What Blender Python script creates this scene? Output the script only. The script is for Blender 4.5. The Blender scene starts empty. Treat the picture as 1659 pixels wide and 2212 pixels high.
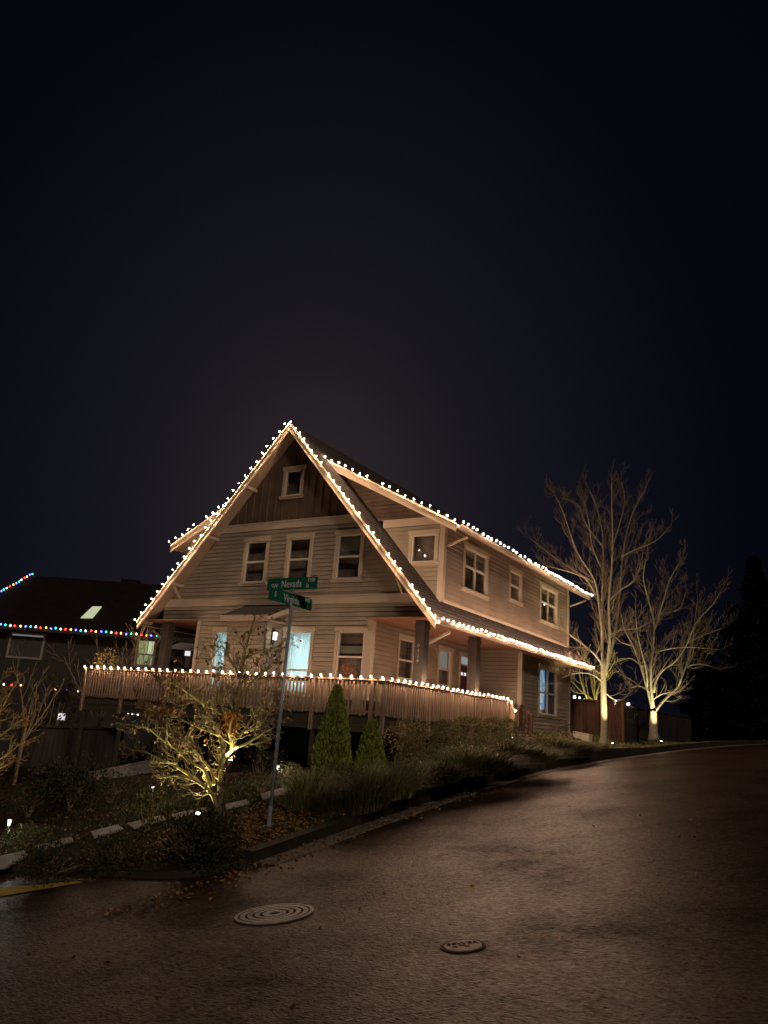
import bpy, bmesh, math, random
import numpy as np
from mathutils import Vector, Matrix, noise
random.seed(7)
C = bpy.context.scene.collection
R_ = math.radians

# ------------------------------------------------------------------ camera solved from the photograph
FPX = 1683.07
_p, _r, _a = R_(15.223), R_(4.254), R_(-32.444)
_R0 = np.array([1., 0, 0]); _F0 = np.array([0, math.cos(_p), math.sin(_p)]); _U0 = np.cross(_R0, _F0)
_R = _R0*math.cos(_r)+_U0*math.sin(_r); _U = -_R0*math.sin(_r)+_U0*math.cos(_r)
_M = np.array([[math.cos(_a), math.sin(_a), 0], [-math.sin(_a), math.cos(_a), 0], [0, 0, 1]])
CR, CU, CF = _M@_R, _M@_U, _M@_F0
def ray(x, y): return CF+CR*(x-829.5)/FPX-CU*(y-1106)/FPX
def on(x, y, ax, v):
    d = ray(x, y); return Vector(d*(v/d[ax]))
def depth(x, y, D): return Vector(ray(x, y)*D)
KY = [-60, 0, 8.2, 9.2, 10.26, 11.7, 14.28, 18.34, 20.06, 23.6, 28.1, 37.2, 60, 200]
KZ = [-7, -2.7, -2.13, -1.99, -1.83, -1.66, -1.38, -.98, -.88, -.71, -.49, -.05, .3, 1]
_yy = np.arange(-62, 202, .5); _zz = np.interp(_yy, KY, KZ); _k = np.exp(-.5*(np.arange(-8, 9)*.5/1.5)**2); _k /= _k.sum()
_zs = _zz.copy(); _zs[8:-8] = np.convolve(_zz, _k, 'valid')
def sm(a, b, v):
    t = min(1, max(0, (v-a)/(b-a))); return t*t*(3-2*t)
def G(X, Y):
    xx = min(X, -1); e = .118*(xx+7.5)
    if X > -1: e += .118*4*(1-math.exp(-(X+1)/4))
    return float(np.interp(Y, _yy, _zs))+e
def wallh(Y): return float(np.interp(Y, [8, 11, 12.5, 14.3, 26, 30, 40], [.08, .15, .3, .4, .33, .2, .15]))
def kerbx(Y): return float(np.interp(Y, [0, 26, 33, 40, 50, 80], [-7.5, -7.5, -6.7, -4.6, .5, 20]))
def H(X, Y):
    return G(X, Y)+wallh(Y)+.72*sm(13, 25, Y)*sm(7.6, 10.6, -X)*(1-sm(31, 60, Y))
def hit(x, y, f=H):
    d = ray(x, y); t = .5
    while t < 150:
        q = d*t
        if q[2] < f(q[0], q[1]): return Vector(q)
        t *= 1.002
    return Vector(d*60)

# ------------------------------------------------------------------ materials
MATS = {}
def mat(name, col, rough=.8, spec=.3, noise_amt=.15, nscale=3., bump=0, bscale=40., metallic=0, stretch=None, emit=None, estr=0, trans=0):
    m = bpy.data.materials.new(name); m.use_nodes = True; MATS[name] = m
    nt = m.node_tree; N = nt.nodes; L = nt.links; b = N['Principled BSDF']
    b.inputs['Roughness'].default_value = rough; b.inputs['Specular IOR Level'].default_value = spec
    b.inputs['Metallic'].default_value = metallic
    tc = N.new('ShaderNodeTexCoord'); mp = N.new('ShaderNodeMapping'); L.new(tc.outputs['Object'], mp.inputs[0])
    if stretch: mp.inputs['Scale'].default_value = stretch
    if noise_amt:
        n = N.new('ShaderNodeTexNoise'); n.inputs['Scale'].default_value = nscale; n.inputs['Detail'].default_value = 6
        L.new(mp.outputs[0], n.inputs['Vector'])
        r = N.new('ShaderNodeValToRGB'); e = r.color_ramp.elements
        e[0].position = .3; e[1].position = .7
        e[0].color = tuple(c*(1-noise_amt) for c in col)+(1,); e[1].color = tuple(min(1, c*(1+noise_amt)) for c in col)+(1,)
        L.new(n.outputs['Fac'], r.inputs[0]); L.new(r.outputs[0], b.inputs['Base Color'])
    else: b.inputs['Base Color'].default_value = col+(1,)
    if bump:
        n2 = N.new('ShaderNodeTexNoise'); n2.inputs['Scale'].default_value = bscale; n2.inputs['Detail'].default_value = 5
        L.new(mp.outputs[0], n2.inputs['Vector'])
        bp = N.new('ShaderNodeBump'); bp.inputs['Strength'].default_value = bump; bp.inputs['Distance'].default_value = .02
        L.new(n2.outputs['Fac'], bp.inputs['Height']); L.new(bp.outputs[0], b.inputs['Normal'])
    if emit:
        b.inputs['Emission Color'].default_value = emit+(1,); b.inputs['Emission Strength'].default_value = estr
    if trans: b.inputs['Subsurface Weight'].default_value = 0
    return m
mat('siding', (.32, .272, .205), .75, .25, .16, 1.3, .25, 60)
mat('siding_warmlit', (.31, .25, .195), .75, .25, .16, 1.3, .25, 60)  # same boards as the front; pink of the bulb light put into the colour
mat('brown_siding', (.115, .08, .058), .8, .2, .2, 2, .3, 50)
mat('trim', (.47, .40, .315), .6, .3, .07, 2, .1, 60)
mat('rake', (.66, .53, .38), .55, .3, .07, 2, .1, 60)
mat('soffit', (.36, .29, .22), .8, .2, .08, 2)
mat('ceiling_wood', (.33, .16, .10), .5, .4, .25, 6, .2, 30, stretch=(1, .12, 1))
mat('post_paint', (.085, .072, .062), .7, .3, .15, 5, .2, 40)
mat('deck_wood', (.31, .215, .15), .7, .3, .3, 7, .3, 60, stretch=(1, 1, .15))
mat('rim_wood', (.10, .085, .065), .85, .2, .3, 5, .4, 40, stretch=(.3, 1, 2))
mat('dark_wood', (.045, .035, .028), .85, .2, .3, 5, .3, 40)
mat('sash_white', (.62, .56, .47), .5, .3, .04, 3)
mat('interior', (.38, .30, .26), .9, .1, .3, 4)
mat('interior_light', (.6, .6, .58), .9, .1, .05, 4)
mat('blind', (.42, .45, .36), .8, .2, .05, 4)
mat('gutter_metal', (.52, .43, .32), .45, .4, .05, 3)
mat('cord', (.02, .03, .02), .6, .3, 0)
mat('concrete', (.27, .26, .245), .9, .2, .25, 6, .5, 60)
mat('kerb_dark', (.05, .042, .036), .9, .2, .35, 5, .5, 50)
mat('kerb_pan', (.20, .165, .135), .85, .3, .3, 5, .5, 50)
mat('slab', (.36, .35, .34), .85, .3, .18, 6, .4, 60)
mat('foundation', (.08, .07, .065), .9, .2, .3, 2, .4, 30)
mat('timber', (.035, .028, .022), .85, .3, .35, 5, .5, 30)
mat('galv', (.40, .46, .52), .38, .5, .15, 8, .1, 60, metallic=.25)
mat('sign_green', (.02, .20, .13), .45, .4, .08, 5)
mat('sign_white', (.95, .97, .93), .5, .3, 0)
mat('bark_grey', (.17, .145, .115), .85, .2, .35, 20, .8, 90, stretch=(1, 1, .35))
mat('bark_moss_lit', (.50, .43, .17), .85, .2, .4, 14, .8, 90, stretch=(1, 1, .4))  # moss-yellow bark, brightened in the colour so limbs look uplit
mat('bark_pale', (.33, .30, .20), .8, .2, .25, 9, .6, 60, stretch=(1, 1, 3))
mat('bark_twig', (.17, .13, .09), .85, .2, .25, 9)
mat('twig', (.32, .25, .15), .85, .2, .3, 12)
mat('leaf_cypress', (.065, .115, .018), .7, .2, .45, 9)
mat('leaf_gold', (.25, .20, .06), .6, .3, .35, 9)
mat('leaf_dark', (.035, .055, .018), .55, .4, .5, 8)
mat('leaf_black', (.010, .012, .008), .9, .05, .4, 2)
mat('leaf_hedge', (.085, .09, .03), .6, .3, .45, 9)
mat('leaf_olive', (.11, .13, .035), .6, .3, .4, 9)
mat('leaf_rust', (.20, .065, .03), .7, .2, .4, 9)
mat('leaf_orange', (.55, .22, .03), .6, .3, .3, 9)
mat('grass_blade', (.10, .12, .03), .7, .3, .5, 5)
mat('grass_dry', (.075, .065, .03), .7, .3, .5, 5)
mat('soil', (.035, .024, .016), .95, .1, .5, 3, 1., 30)
mat('iron', (.34, .32, .30), .5, .5, .35, 14, .4, 80, metallic=.4)
mat('iron_dark', (.02, .018, .017), .8, .3, .2, 10)
mat('iron_pale', (.38, .28, .20), .55, .4, .25, 14, .3, 80)
mat('yellow_paint', (.62, .42, .03), .7, .3, .2, 8, .3, 60)
mat('fence_red', (.10, .048, .030), .85, .2, .35, 5, .3, 40, stretch=(1, 1, .15))
mat('fence_grey', (.05, .043, .038), .85, .2, .35, 5, .3, 40, stretch=(1, 1, .15))
mat('neighbor_wall', (.06, .055, .052), .85, .2, .1, 2)
mat('neighbor_trim', (.36, .34, .33), .7, .2, .05, 2)
mat('neighbor_roof', (.016, .012, .011), .9, .2, .3, 3, .5, 20)
mat('white_box', (.62, .56, .44), .8, .2, .12, 5)
mat('door_red', (.09, .025, .02), .45, .4, .1, 4)
mat('pot', (.16, .07, .04), .8, .2, .2, 6)
mat('black_plastic', (.02, .02, .02), .5, .4, 0)
mat('number_metal', (.50, .50, .48), .35, .5, 0, metallic=.3)
def emis(name, col, s):
    m = bpy.data.materials.new(name); m.use_nodes = True; MATS[name] = m
    N = m.node_tree.nodes; N.clear(); o = N.new('ShaderNodeOutputMaterial'); e = N.new('ShaderNodeEmission')
    e.inputs[0].default_value = col+(1,); e.inputs[1].default_value = s
    m.node_tree.links.new(e.outputs[0], o.inputs[0]); return m
BULB = 640.
emis('bulb_warm', (1., .62, .40), BULB)
emis('bulb_bright', (1., .60, .40), BULB*1.6)
emis('bulb_red', (1., .03, .02), 9); emis('bulb_green', (.03, .75, .4), 7); emis('bulb_blue', (.07, .08, 1.), 13)
emis('bulb_white', (.85, .8, .8), 7); emis('bulb_amber', (1., .55, .12), 7)
emis('lens_warm', (1., .95, .72), 22); emis('lens_white', (.95, .95, .85), 3.5)
emis('skylight_glow', (.52, .56, .36), 1.0); emis('win_yellow', (.33, .37, .18), .75); emis('win_grey', (.42, .44, .46), .35)
emis('win_small', (.85, .8, .85), 1.0); emis('transom_glow', (.22, .25, .26), 1.0); emis('tv_blue', (.14, .30, .52), 1.5)
emis('pane_glint_glow', (1., .72, .40), 9); emis('porch_disc', (1., .6, .4), 1.2); emis('far_lamp', (1., .93, .8), 14)  # pane glints: glow standing in for reflections in the dormer windows
m = bpy.data.materials.new('glass'); m.use_nodes = True; MATS['glass'] = m
N = m.node_tree.nodes; N.clear(); L = m.node_tree.links
o = N.new('ShaderNodeOutputMaterial'); mx = N.new('ShaderNodeMixShader'); t = N.new('ShaderNodeBsdfTransparent'); g = N.new('ShaderNodeBsdfGlossy')
lw = N.new('ShaderNodeLayerWeight'); lw.inputs[0].default_value = .5
pw = N.new('ShaderNodeMath'); pw.operation = 'POWER'; pw.inputs[1].default_value = 4; L.new(lw.outputs['Facing'], pw.inputs[0])
fr = N.new('ShaderNodeMath'); fr.operation = 'MULTIPLY_ADD'; fr.inputs[1].default_value = .9; fr.inputs[2].default_value = .045; L.new(pw.outputs[0], fr.inputs[0]); g.inputs['Roughness'].default_value = .02; t.inputs[0].default_value = (.85, .87, .86, 1)
L.new(fr.outputs[0], mx.inputs[0]); L.new(t.outputs[0], mx.inputs[1]); L.new(g.outputs[0], mx.inputs[2]); L.new(mx.outputs[0], o.inputs[0])
# curtain: thin translucent cloth lit by the lamp in the room
m = bpy.data.materials.new('curtain'); m.use_nodes = True; MATS['curtain'] = m
N = m.node_tree.nodes; N.clear(); L = m.node_tree.links
o = N.new('ShaderNodeOutputMaterial'); mx = N.new('ShaderNodeMixShader'); mx.inputs[0].default_value = .6
d = N.new('ShaderNodeBsdfDiffuse'); t = N.new('ShaderNodeBsdfTranslucent')
for q in (d, t): q.inputs[0].default_value = (.75, .82, .82, 1)
L.new(d.outputs[0], mx.inputs[1]); L.new(t.outputs[0], mx.inputs[2]); L.new(mx.outputs[0], o.inputs[0])
# roof shingles
def shingles(name, c1, c2, sc):
    m = bpy.data.materials.new(name); m.use_nodes = True; MATS[name] = m
    nt = m.node_tree; N = nt.nodes; L = nt.links; b = N['Principled BSDF']; b.inputs['Roughness'].default_value = .9
    tc = N.new('ShaderNodeTexCoord'); sx = N.new('ShaderNodeSeparateXYZ'); cx = N.new('ShaderNodeCombineXYZ')
    L.new(tc.outputs['Object'], sx.inputs[0]); L.new(sx.outputs['Y'], cx.inputs['X']); L.new(sx.outputs['Z'], cx.inputs['Y'])
    br = N.new('ShaderNodeTexBrick'); br.inputs['Scale'].default_value = sc; br.inputs['Color1'].default_value = c1+(1,); br.inputs['Color2'].default_value = c2+(1,)
    br.inputs['Mortar'].default_value = (.008, .007, .006, 1); br.inputs['Mortar Size'].default_value = .02; br.inputs['Row Height'].default_value = .12; br.inputs['Brick Width'].default_value = .3
    L.new(cx.outputs[0], br.inputs['Vector']); L.new(br.outputs['Color'], b.inputs['Base Color'])
    bp = N.new('ShaderNodeBump'); bp.inputs['Strength'].default_value = .6; bp.inputs['Distance'].default_value = .02; bp.invert = True
    L.new(br.outputs['Fac'], bp.inputs['Height']); L.new(bp.outputs[0], b.inputs['Normal'])
shingles('shingle', (.085, .068, .055), (.045, .037, .031), 1.)
# asphalt: worn, damp, aggregate showing
m = bpy.data.materials.new('asphalt'); m.use_nodes = True; MATS['asphalt'] = m
nt = m.node_tree; N = nt.nodes; L = nt.links; b = N['Principled BSDF']
tc = N.new('ShaderNodeTexCoord')
n1 = N.new('ShaderNodeTexNoise'); n1.inputs['Scale'].default_value = .6; n1.inputs['Detail'].default_value = 8; n1.inputs['Roughness'].default_value = .65
n2 = N.new('ShaderNodeTexNoise'); n2.inputs['Scale'].default_value = 26; n2.inputs['Detail'].default_value = 6; n2.inputs['Roughness'].default_value = .8
mpp = N.new('ShaderNodeMapping'); mpp.inputs['Rotation'].default_value = (0, 0, R_(20)); mpp.inputs['Scale'].default_value = (.6, 1.5, 1); L.new(tc.outputs['Object'], mpp.inputs[0])
n3 = N.new('ShaderNodeTexVoronoi'); n3.inputs['Scale'].default_value = 48
L.new(tc.outputs['Object'], n1.inputs['Vector']); L.new(mpp.outputs[0], n2.inputs['Vector']); L.new(mpp.outputs[0], n3.inputs['Vector'])
r1 = N.new('ShaderNodeValToRGB'); e = r1.color_ramp.elements; e[0].position = .36; e[0].color = (.020, .014, .012, 1); e[1].position = .64; e[1].color = (.058, .035, .026, 1)
L.new(n1.outputs['Fac'], r1.inputs[0])
r2 = N.new('ShaderNodeValToRGB'); e = r2.color_ramp.elements; e[0].position = .33; e[0].color = (.12, .12, .12, 1); e[1].position = .68; e[1].color = (2.3, 2.15, 2.0, 1)
L.new(n2.outputs['Fac'], r2.inputs[0])
mu = N.new('ShaderNodeMix'); mu.data_type = 'RGBA'; mu.blend_type = 'MULTIPLY'; mu.inputs[0].default_value = 1
L.new(r1.outputs[0], mu.inputs[6]); L.new(r2.outputs[0], mu.inputs[7]); L.new(mu.outputs[2], b.inputs['Base Color'])
rr = N.new('ShaderNodeMapRange'); rr.inputs['From Min'].default_value = .32; rr.inputs['From Max'].default_value = .68; rr.inputs['To Min'].default_value = .50; rr.inputs['To Max'].default_value = .25; L.new(n2.outputs['Fac'], rr.inputs[0]); L.new(rr.outputs[0], b.inputs['Roughness'])
n4 = N.new('ShaderNodeTexNoise'); n4.inputs['Scale'].default_value = 24; n4.inputs['Detail'].default_value = 4; n4.inputs['Roughness'].default_value = .7; L.new(mpp.outputs[0], n4.inputs['Vector'])
sr_a = N.new('ShaderNodeMapRange'); sr_a.inputs['From Min'].default_value = .40; sr_a.inputs['From Max'].default_value = .66; sr_a.inputs['To Min'].default_value = .05; sr_a.inputs['To Max'].default_value = 1.; L.new(n4.outputs['Fac'], sr_a.inputs[0])
sr_b = N.new('ShaderNodeMapRange'); sr_b.inputs['From Min'].default_value = .35; sr_b.inputs['From Max'].default_value = .62; sr_b.inputs['To Min'].default_value = .05; sr_b.inputs['To Max'].default_value = .40; b.inputs['Specular Tint'].default_value = (1., .70, .50, 1); L.new(n1.outputs['Fac'], sr_b.inputs[0])
sr_c = N.new('ShaderNodeMath'); sr_c.operation = 'MULTIPLY'; L.new(sr_a.outputs[0], sr_c.inputs[0]); L.new(sr_b.outputs[0], sr_c.inputs[1]); L.new(sr_c.outputs[0], b.inputs['Specular IOR Level'])
ad = N.new('ShaderNodeMath'); ad.operation = 'ADD'; L.new(n2.outputs['Fac'], ad.inputs[0]); L.new(n3.outputs['Distance'], ad.inputs[1])
bp = N.new('ShaderNodeBump'); bp.inputs['Strength'].default_value = .7; bp.inputs['Distance'].default_value = .010; L.new(ad.outputs[0], bp.inputs['Height']); L.new(bp.outputs[0], b.inputs['Normal'])
# fallen leaves: random colour per leaf
def leafmat(name, cols):
    m = bpy.data.materials.new(name); m.use_nodes = True; MATS[name] = m
    nt = m.node_tree; N = nt.nodes; L = nt.links; b = N['Principled BSDF']; b.inputs['Roughness'].default_value = .7
    ge = N.new('ShaderNodeNewGeometry'); r = N.new('ShaderNodeValToRGB'); r.color_ramp.interpolation = 'CONSTANT'
    while len(r.color_ramp.elements) < len(cols): r.color_ramp.elements.new(1)
    for i, c in enumerate(cols): r.color_ramp.elements[i].position = i/len(cols); r.color_ramp.elements[i].color = c+(1,)
    L.new(ge.outputs['Random Per Island'], r.inputs[0]); L.new(r.outputs[0], b.inputs['Base Color'])
leafmat('fallen', [(.30, .12, .03), (.16, .055, .02), (.38, .24, .07), (.10, .05, .025), (.22, .15, .05)])
leafmat('lv_cypress', [(.30, .38, .05), (.20, .27, .035), (.36, .40, .07), (.11, .16, .025)])
leafmat('lv_gold', [(.30, .25, .08), (.20, .16, .05), (.12, .11, .03), (.36, .28, .12)])
leafmat('lv_hedge', [(.25, .24, .07), (.15, .17, .05), (.34, .25, .10), (.08, .10, .035)])
leafmat('lv_dark', [(.03, .045, .02), (.05, .065, .02), (.018, .03, .012), (.06, .04, .02)])
leafmat('lv_olive', [(.14, .16, .05), (.09, .12, .03), (.20, .20, .08), (.06, .08, .02)])
leafmat('lv_rust', [(.30, .07, .03), (.40, .15, .03), (.18, .04, .02), (.24, .10, .05)])
leafmat('lv_grass', [(.28, .32, .09), (.17, .21, .06), (.34, .32, .14), (.11, .13, .045)])
leafmat('lv_drygrass', [(.13, .12, .06), (.08, .07, .04), (.17, .14, .08), (.06, .07, .03)])

# ------------------------------------------------------------------ mesh helpers
class MB:
    def __init__(s, f=None): s.v = []; s.q = []; s.f = f
    def add(s, pts):
        i = len(s.v)
        s.v += [tuple(s.f(*p)) if s.f else tuple(p) for p in pts]; return i
    def face(s, pts):
        i = s.add(pts); s.q.append(tuple(range(i, i+len(pts))))
    def box(s, x0, x1, y0, y1, z0, z1):
        i = s.add([(x0, y0, z0), (x1, y0, z0), (x1, y1, z0), (x0, y1, z0), (x0, y0, z1), (x1, y0, z1), (x1, y1, z1), (x0, y1, z1)])
        s.q += [tuple(i+k for k in f) for f in ((0, 3, 2, 1), (4, 5, 6, 7), (0, 1, 5, 4), (1, 2, 6, 5), (2, 3, 7, 6), (3, 0, 4, 7))]
    def prism(s, pts, vec):
        n = len(pts); i = s.add(list(pts)+[tuple(a+b for a, b in zip(p, vec)) for p in pts])
        s.q.append(tuple(range(i+n-1, i-1, -1))); s.q.append(tuple(range(i+n, i+2*n)))
        for k in range(n): s.q.append((i+k, i+(k+1) % n, i+n+(k+1) % n, i+n+k))
    def beam(s, a, b, w, h, up=(0, 0, 1)):
        a, b = Vector(a), Vector(b); d = (b-a).normalized(); r = d.cross(Vector(up)).normalized(); u = r.cross(d)
        c = [a+r*sx*w/2+u*sz*h/2 for sx, sz in ((-1, -1), (1, -1), (1, 1), (-1, 1))]
        s.prism([tuple(p) for p in c], tuple(b-a))
    def tube(s, pts, rad, n=6, cap=True):
        pts = [Vector(p) for p in pts]; m = len(pts); base = len(s.v); prev = None
        for k, p in enumerate(pts):
            d = (pts[min(k+1, m-1)]-pts[max(k-1, 0)]).normalized()
            ref = prev if prev else (Vector((1, 0, 0)) if abs(d.x) < .8 else Vector((0, 1, 0)))
            r = (ref-d*ref.dot(d)).normalized(); u = d.cross(r); prev = r
            rr = rad[k] if isinstance(rad, (list, tuple)) else rad
            s.add([tuple(p+(r*math.cos(a)+u*math.sin(a))*rr) for a in [2*math.pi*j/n for j in range(n)]])
        for k in range(m-1):
            for j in range(n):
                a = base+k*n+j; b = base+k*n+(j+1) % n; s.q.append((a, b, b+n, a+n))
        if cap: s.q.append(tuple(base+(m-1)*n+j for j in range(n))); s.q.append(tuple(base+n-1-j for j in range(n)))
    def lathe(s, c, prof, n=20):
        base = len(s.v); c = Vector(c)
        for r, z in prof: s.add([(c.x+r*math.cos(2*math.pi*j/n), c.y+r*math.sin(2*math.pi*j/n), c.z+z) for j in range(n)])
        for k in range(len(prof)-1):
            for j in range(n):
                a = base+k*n+j; b = base+k*n+(j+1) % n; s.q.append((a, b, b+n, a+n))
        s.q.append(tuple(base+(len(prof)-1)*n+j for j in range(n))); s.q.append(tuple(base+n-1-j for j in range(n)))
    def mesh(s, name, m, smooth=False):
        me = bpy.data.meshes.new(name); me.from_pydata(s.v, [], s.q); me.materials.append(MATS[m])
        if smooth: me.polygons.foreach_set('use_smooth', [True]*len(me.polygons))
        me.update(); return me
    def build(s, name, m, parent=None, smooth=False):
        o = bpy.data.objects.new(name, s.mesh(name, m, smooth)); C.objects.link(o)
        if parent:
            o.parent = parent; o.matrix_parent_inverse = wm(parent).inverted()
        return o
WM = {}
def wm(o):
    M = Matrix.LocRotScale(o.location, o.rotation_euler, o.scale)
    if o.parent: M = wm(o.parent) @ o.matrix_parent_inverse @ M
    return M
def tag(o, label=None, cat=None, group=None, kind=None):
    if label: o['label'] = label
    if cat: o['category'] = cat
    if group: o['group'] = group
    if kind: o['kind'] = kind
    return o
def thing(name, label, cat, loc=(0, 0, 0), group=None):
    o = bpy.data.objects.new(name, None); C.objects.link(o); o.location = loc; o.empty_display_size = .2
    return tag(o, label, cat, group)
def fix_normals(o):
    bm = bmesh.new(); bm.from_mesh(o.data); bmesh.ops.recalc_face_normals(bm, faces=bm.faces); bm.to_mesh(o.data); bm.free()

# ------------------------------------------------------------------ ground, road
def grid(name, m, rows, cols, fn):
    mb = MB(); nr, nc = len(rows), len(cols)
    for r in rows: mb.add([fn(r, c) for c in cols])
    for i in range(nr-1):
        for j in range(nc-1):
            a = i*nc+j; mb.q.append((a, a+1, a+nc+1, a+nc))
    return mb.build(name, m, smooth=True)
def seq(*segs):
    out = []
    for a, b, n in segs: out += [a+(b-a)*k/n for k in range(n)]
    return out+[segs[-1][1]]
rows = seq((-60, 0, 12), (0, 34, 110), (34, 80, 24), (80, 260, 12))
def frontx(Y):   # the side street runs off to the left in front of the garden
    return kerbx(Y) if Y > 8.2 else None
YF = 8.15
def roadpt(Y, s):
    x0 = kerbx(Y)-.35
    return (x0+s, Y, G(x0+s, Y)+.004*noise.noise(Vector((s*.35, Y*.35, 0))))
road = grid('road', 'asphalt', rows, seq((0, 12, 60), (12, 60, 12), (60, 200, 6)), roadpt); tag(road, kind='structure')
cols = seq((0, 12, 40), (12, 60, 10), (60, 160, 5))
street = grid('side_street', 'asphalt', seq((-60, 0, 10), (0, YF+.3, 34)), cols, lambda Y, s: (-7.84-s, Y, G(-7.84-s, Y)+.004*noise.noise(Vector((-s*.35, Y*.35, 0)))))
tag(street, kind='structure')
def yard_pt(Y, s):
    k = kerbx(Y)-.18; r = .9
    if Y < YF+r: k -= r-math.sqrt(max(0, r*r-(YF+r-Y)**2))
    X = k-s; z = H(min(X, k), Y)
    z += .035*noise.noise(Vector((X*1.3, Y*1.3, 2)))*min(1, s/1.)
    return (X, Y, z-.01)
yrows = seq((YF+.02, 34, 130), (34, 80, 24), (80, 260, 12))
yard = grid('garden_ground', 'soil', yrows, seq((0, 10, 50), (10, 40, 20), (40, 200, 8)), yard_pt); tag(yard, kind='structure')
# front face of the garden bed along the side street (low kerb)
mb = MB()
def kerbpath():
    P = [(-60, YF), (-40, YF), (-25, YF), (-16, YF)]
    P += [(-15+.25*k, YF) for k in range(27)]
    r = .9; cx, cy = -7.5-r, YF+r
    P = [p for p in P if p[0] < cx]
    P += [(cx+r*math.sin(a), cy-r*math.cos(a)) for a in [math.pi/2*k/8 for k in range(9)]]
    return P
KP = kerbpath()
def ribbon(mb, P, w0, w1, zf0, zf1):
    n = len(P); out = []
    for i, p in enumerate(P):
        a, b = P[max(0, i-1)], P[min(n-1, i+1)]; t = Vector((b[0]-a[0], b[1]-a[1], 0)).normalized(); nn = Vector((t.y, -t.x, 0))
        out.append((Vector((p[0], p[1], 0))+nn*w0, Vector((p[0], p[1], 0))+nn*w1))
    for i in range(n-1):
        a0, a1 = out[i]; b0, b1 = out[i+1]
        pts = [(a0.x, a0.y, zf0(a0)), (a1.x, a1.y, zf1(a1)), (b1.x, b1.y, zf1(b1)), (b0.x, b0.y, zf0(b0))]
        mb.face(pts)
ribbon(mb, KP, -.16, 0, lambda p: G(p.x, p.y)+.075, lambda p: G(p.x, p.y)+.07)
ribbon(mb, KP, 0, .03, lambda p: G(p.x, p.y)+.07, lambda p: G(p.x, p.y)-.03)
ribbon(mb, KP, -.161, -.16, lambda p: G(p.x, p.y)-.2, lambda p: G(p.x, p.y)+.075)
o = mb.build('kerb', 'kerb_dark'); tag(o, kind='structure')
# concrete gutter pan beside the retaining wall
KR = [(kerbx(y), y) for y in seq((YF+.9, 40, 90), (40, 70, 12))]
mb = MB(); ribbon(mb, KR, -.1, .42, lambda p: G(p.x, p.y)+.022, lambda p: G(p.x, p.y)+.016)
ribbon(mb, KR, .42, .44, lambda p: G(p.x, p.y)+.016, lambda p: G(p.x, p.y)-.02)
o = mb.build('gutter_pan', 'kerb_pan'); tag(o, kind='structure')
# stepped dark timber retaining edge: three runs, each lower towards the corner
def edging(name, y0, y1, zadd, n, label):
    t = thing(name, label, 'retaining wall', (kerbx(y0), y0, G(kerbx(y0), y0)))
    mb = MB(); ys = [y0+(y1-y0)*k/n for k in range(n+1)]
    top = [G(kerbx(y), y)+zadd(y) for y in ys]
    for k in range(n):
        ya, yb = ys[k], ys[k+1]; xa, xb = kerbx(ya), kerbx(yb)
        for (lo, hi, ins) in ((-.1, .52, 0), (.53, 1, .012)):
            za0 = G(xa, ya); zb0 = G(xb, yb)
            i = mb.add([(xa+.02-ins, ya, za0+(top[k]-za0)*lo), (xb+.02-ins, yb, zb0+(top[k+1]-zb0)*lo), (xb+.02-ins, yb, zb0+(top[k+1]-zb0)*hi), (xa+.02-ins, ya, za0+(top[k]-za0)*hi),
                        (xa-.17, ya, za0+(top[k]-za0)*lo), (xb-.17, yb, zb0+(top[k+1]-zb0)*lo), (xb-.17, yb, zb0+(top[k+1]-zb0)*hi), (xa-.17, ya, za0+(top[k]-za0)*hi)])
            mb.q += [(i, i+1, i+2, i+3), (i+3, i+2, i+6, i+7), (i+4, i+7, i+6, i+5), (i, i+4, i+5, i+1)]
            if k == 0: mb.q.append((i, i+3, i+7, i+4))
            if k == n-1: mb.q.append((i+1, i+5, i+6, i+2))
    mb.build('timber_course', 'timber', t); return t
edging('retaining_edge', YF+.92, 11.6, lambda y: .17, 5, 'lowest run of dark timber edging beside the street sign at the corner bed')
edging('retaining_edge', 11.62, 14.25, lambda y: .30, 5, 'middle run of dark timber edging in front of the ornamental grasses')
edging('retaining_edge', 14.27, 46, lambda y: wallh(y)+.03, 28, 'tallest and longest run of dark timber edging curving uphill towards the bare trees')
# yellow painted kerb strip at the left
mb = MB()
pp = [(0, 1921), (60, 1915), (165, 1905), (178, 1908), (120, 1917), (0, 1938)]
pp = [(-60, 1928), (0, 1921), (165, 1905), (178, 1908), (0, 1938), (-60, 1946)]
P3 = [hit(x, y, G) for x, y in pp]
mb.face([(p.x, p.y, G(p.x, p.y)+.010) for p in P3]); o = mb.build('yellow_curb_paint', 'yellow_paint'); tag(o, kind='structure')
# asphalt seam: long crack across the road
mb = MB(); pts = [(850, 1822), (930, 1829), (1000, 1832), (1080, 1836), (1130, 1847), (1200, 1858), (1300, 1862), (1420, 1868)]
q = [hit(x, y, G) for x, y in pts]; q2 = []
for i in range(len(q)-1):
    for k in range(8):
        p = q[i].lerp(q[i+1], k/8); p += Vector((random.uniform(-.02, .02), random.uniform(-.02, .02), 0)); q2.append(p)
for i in range(len(q2)-1):
    a, b = q2[i], q2[i+1]; w = .009+.006*random.random()
    mb.face([(a.x, a.y-w, G(a.x, a.y)+.016), (b.x, b.y-w, G(b.x, b.y)+.016), (b.x, b.y+w, G(b.x, b.y)+.016), (a.x, a.y+w, G(a.x, a.y)+.016)])
o = mb.build('road_crack', 'iron_dark'); tag(o, kind='structure')
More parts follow.
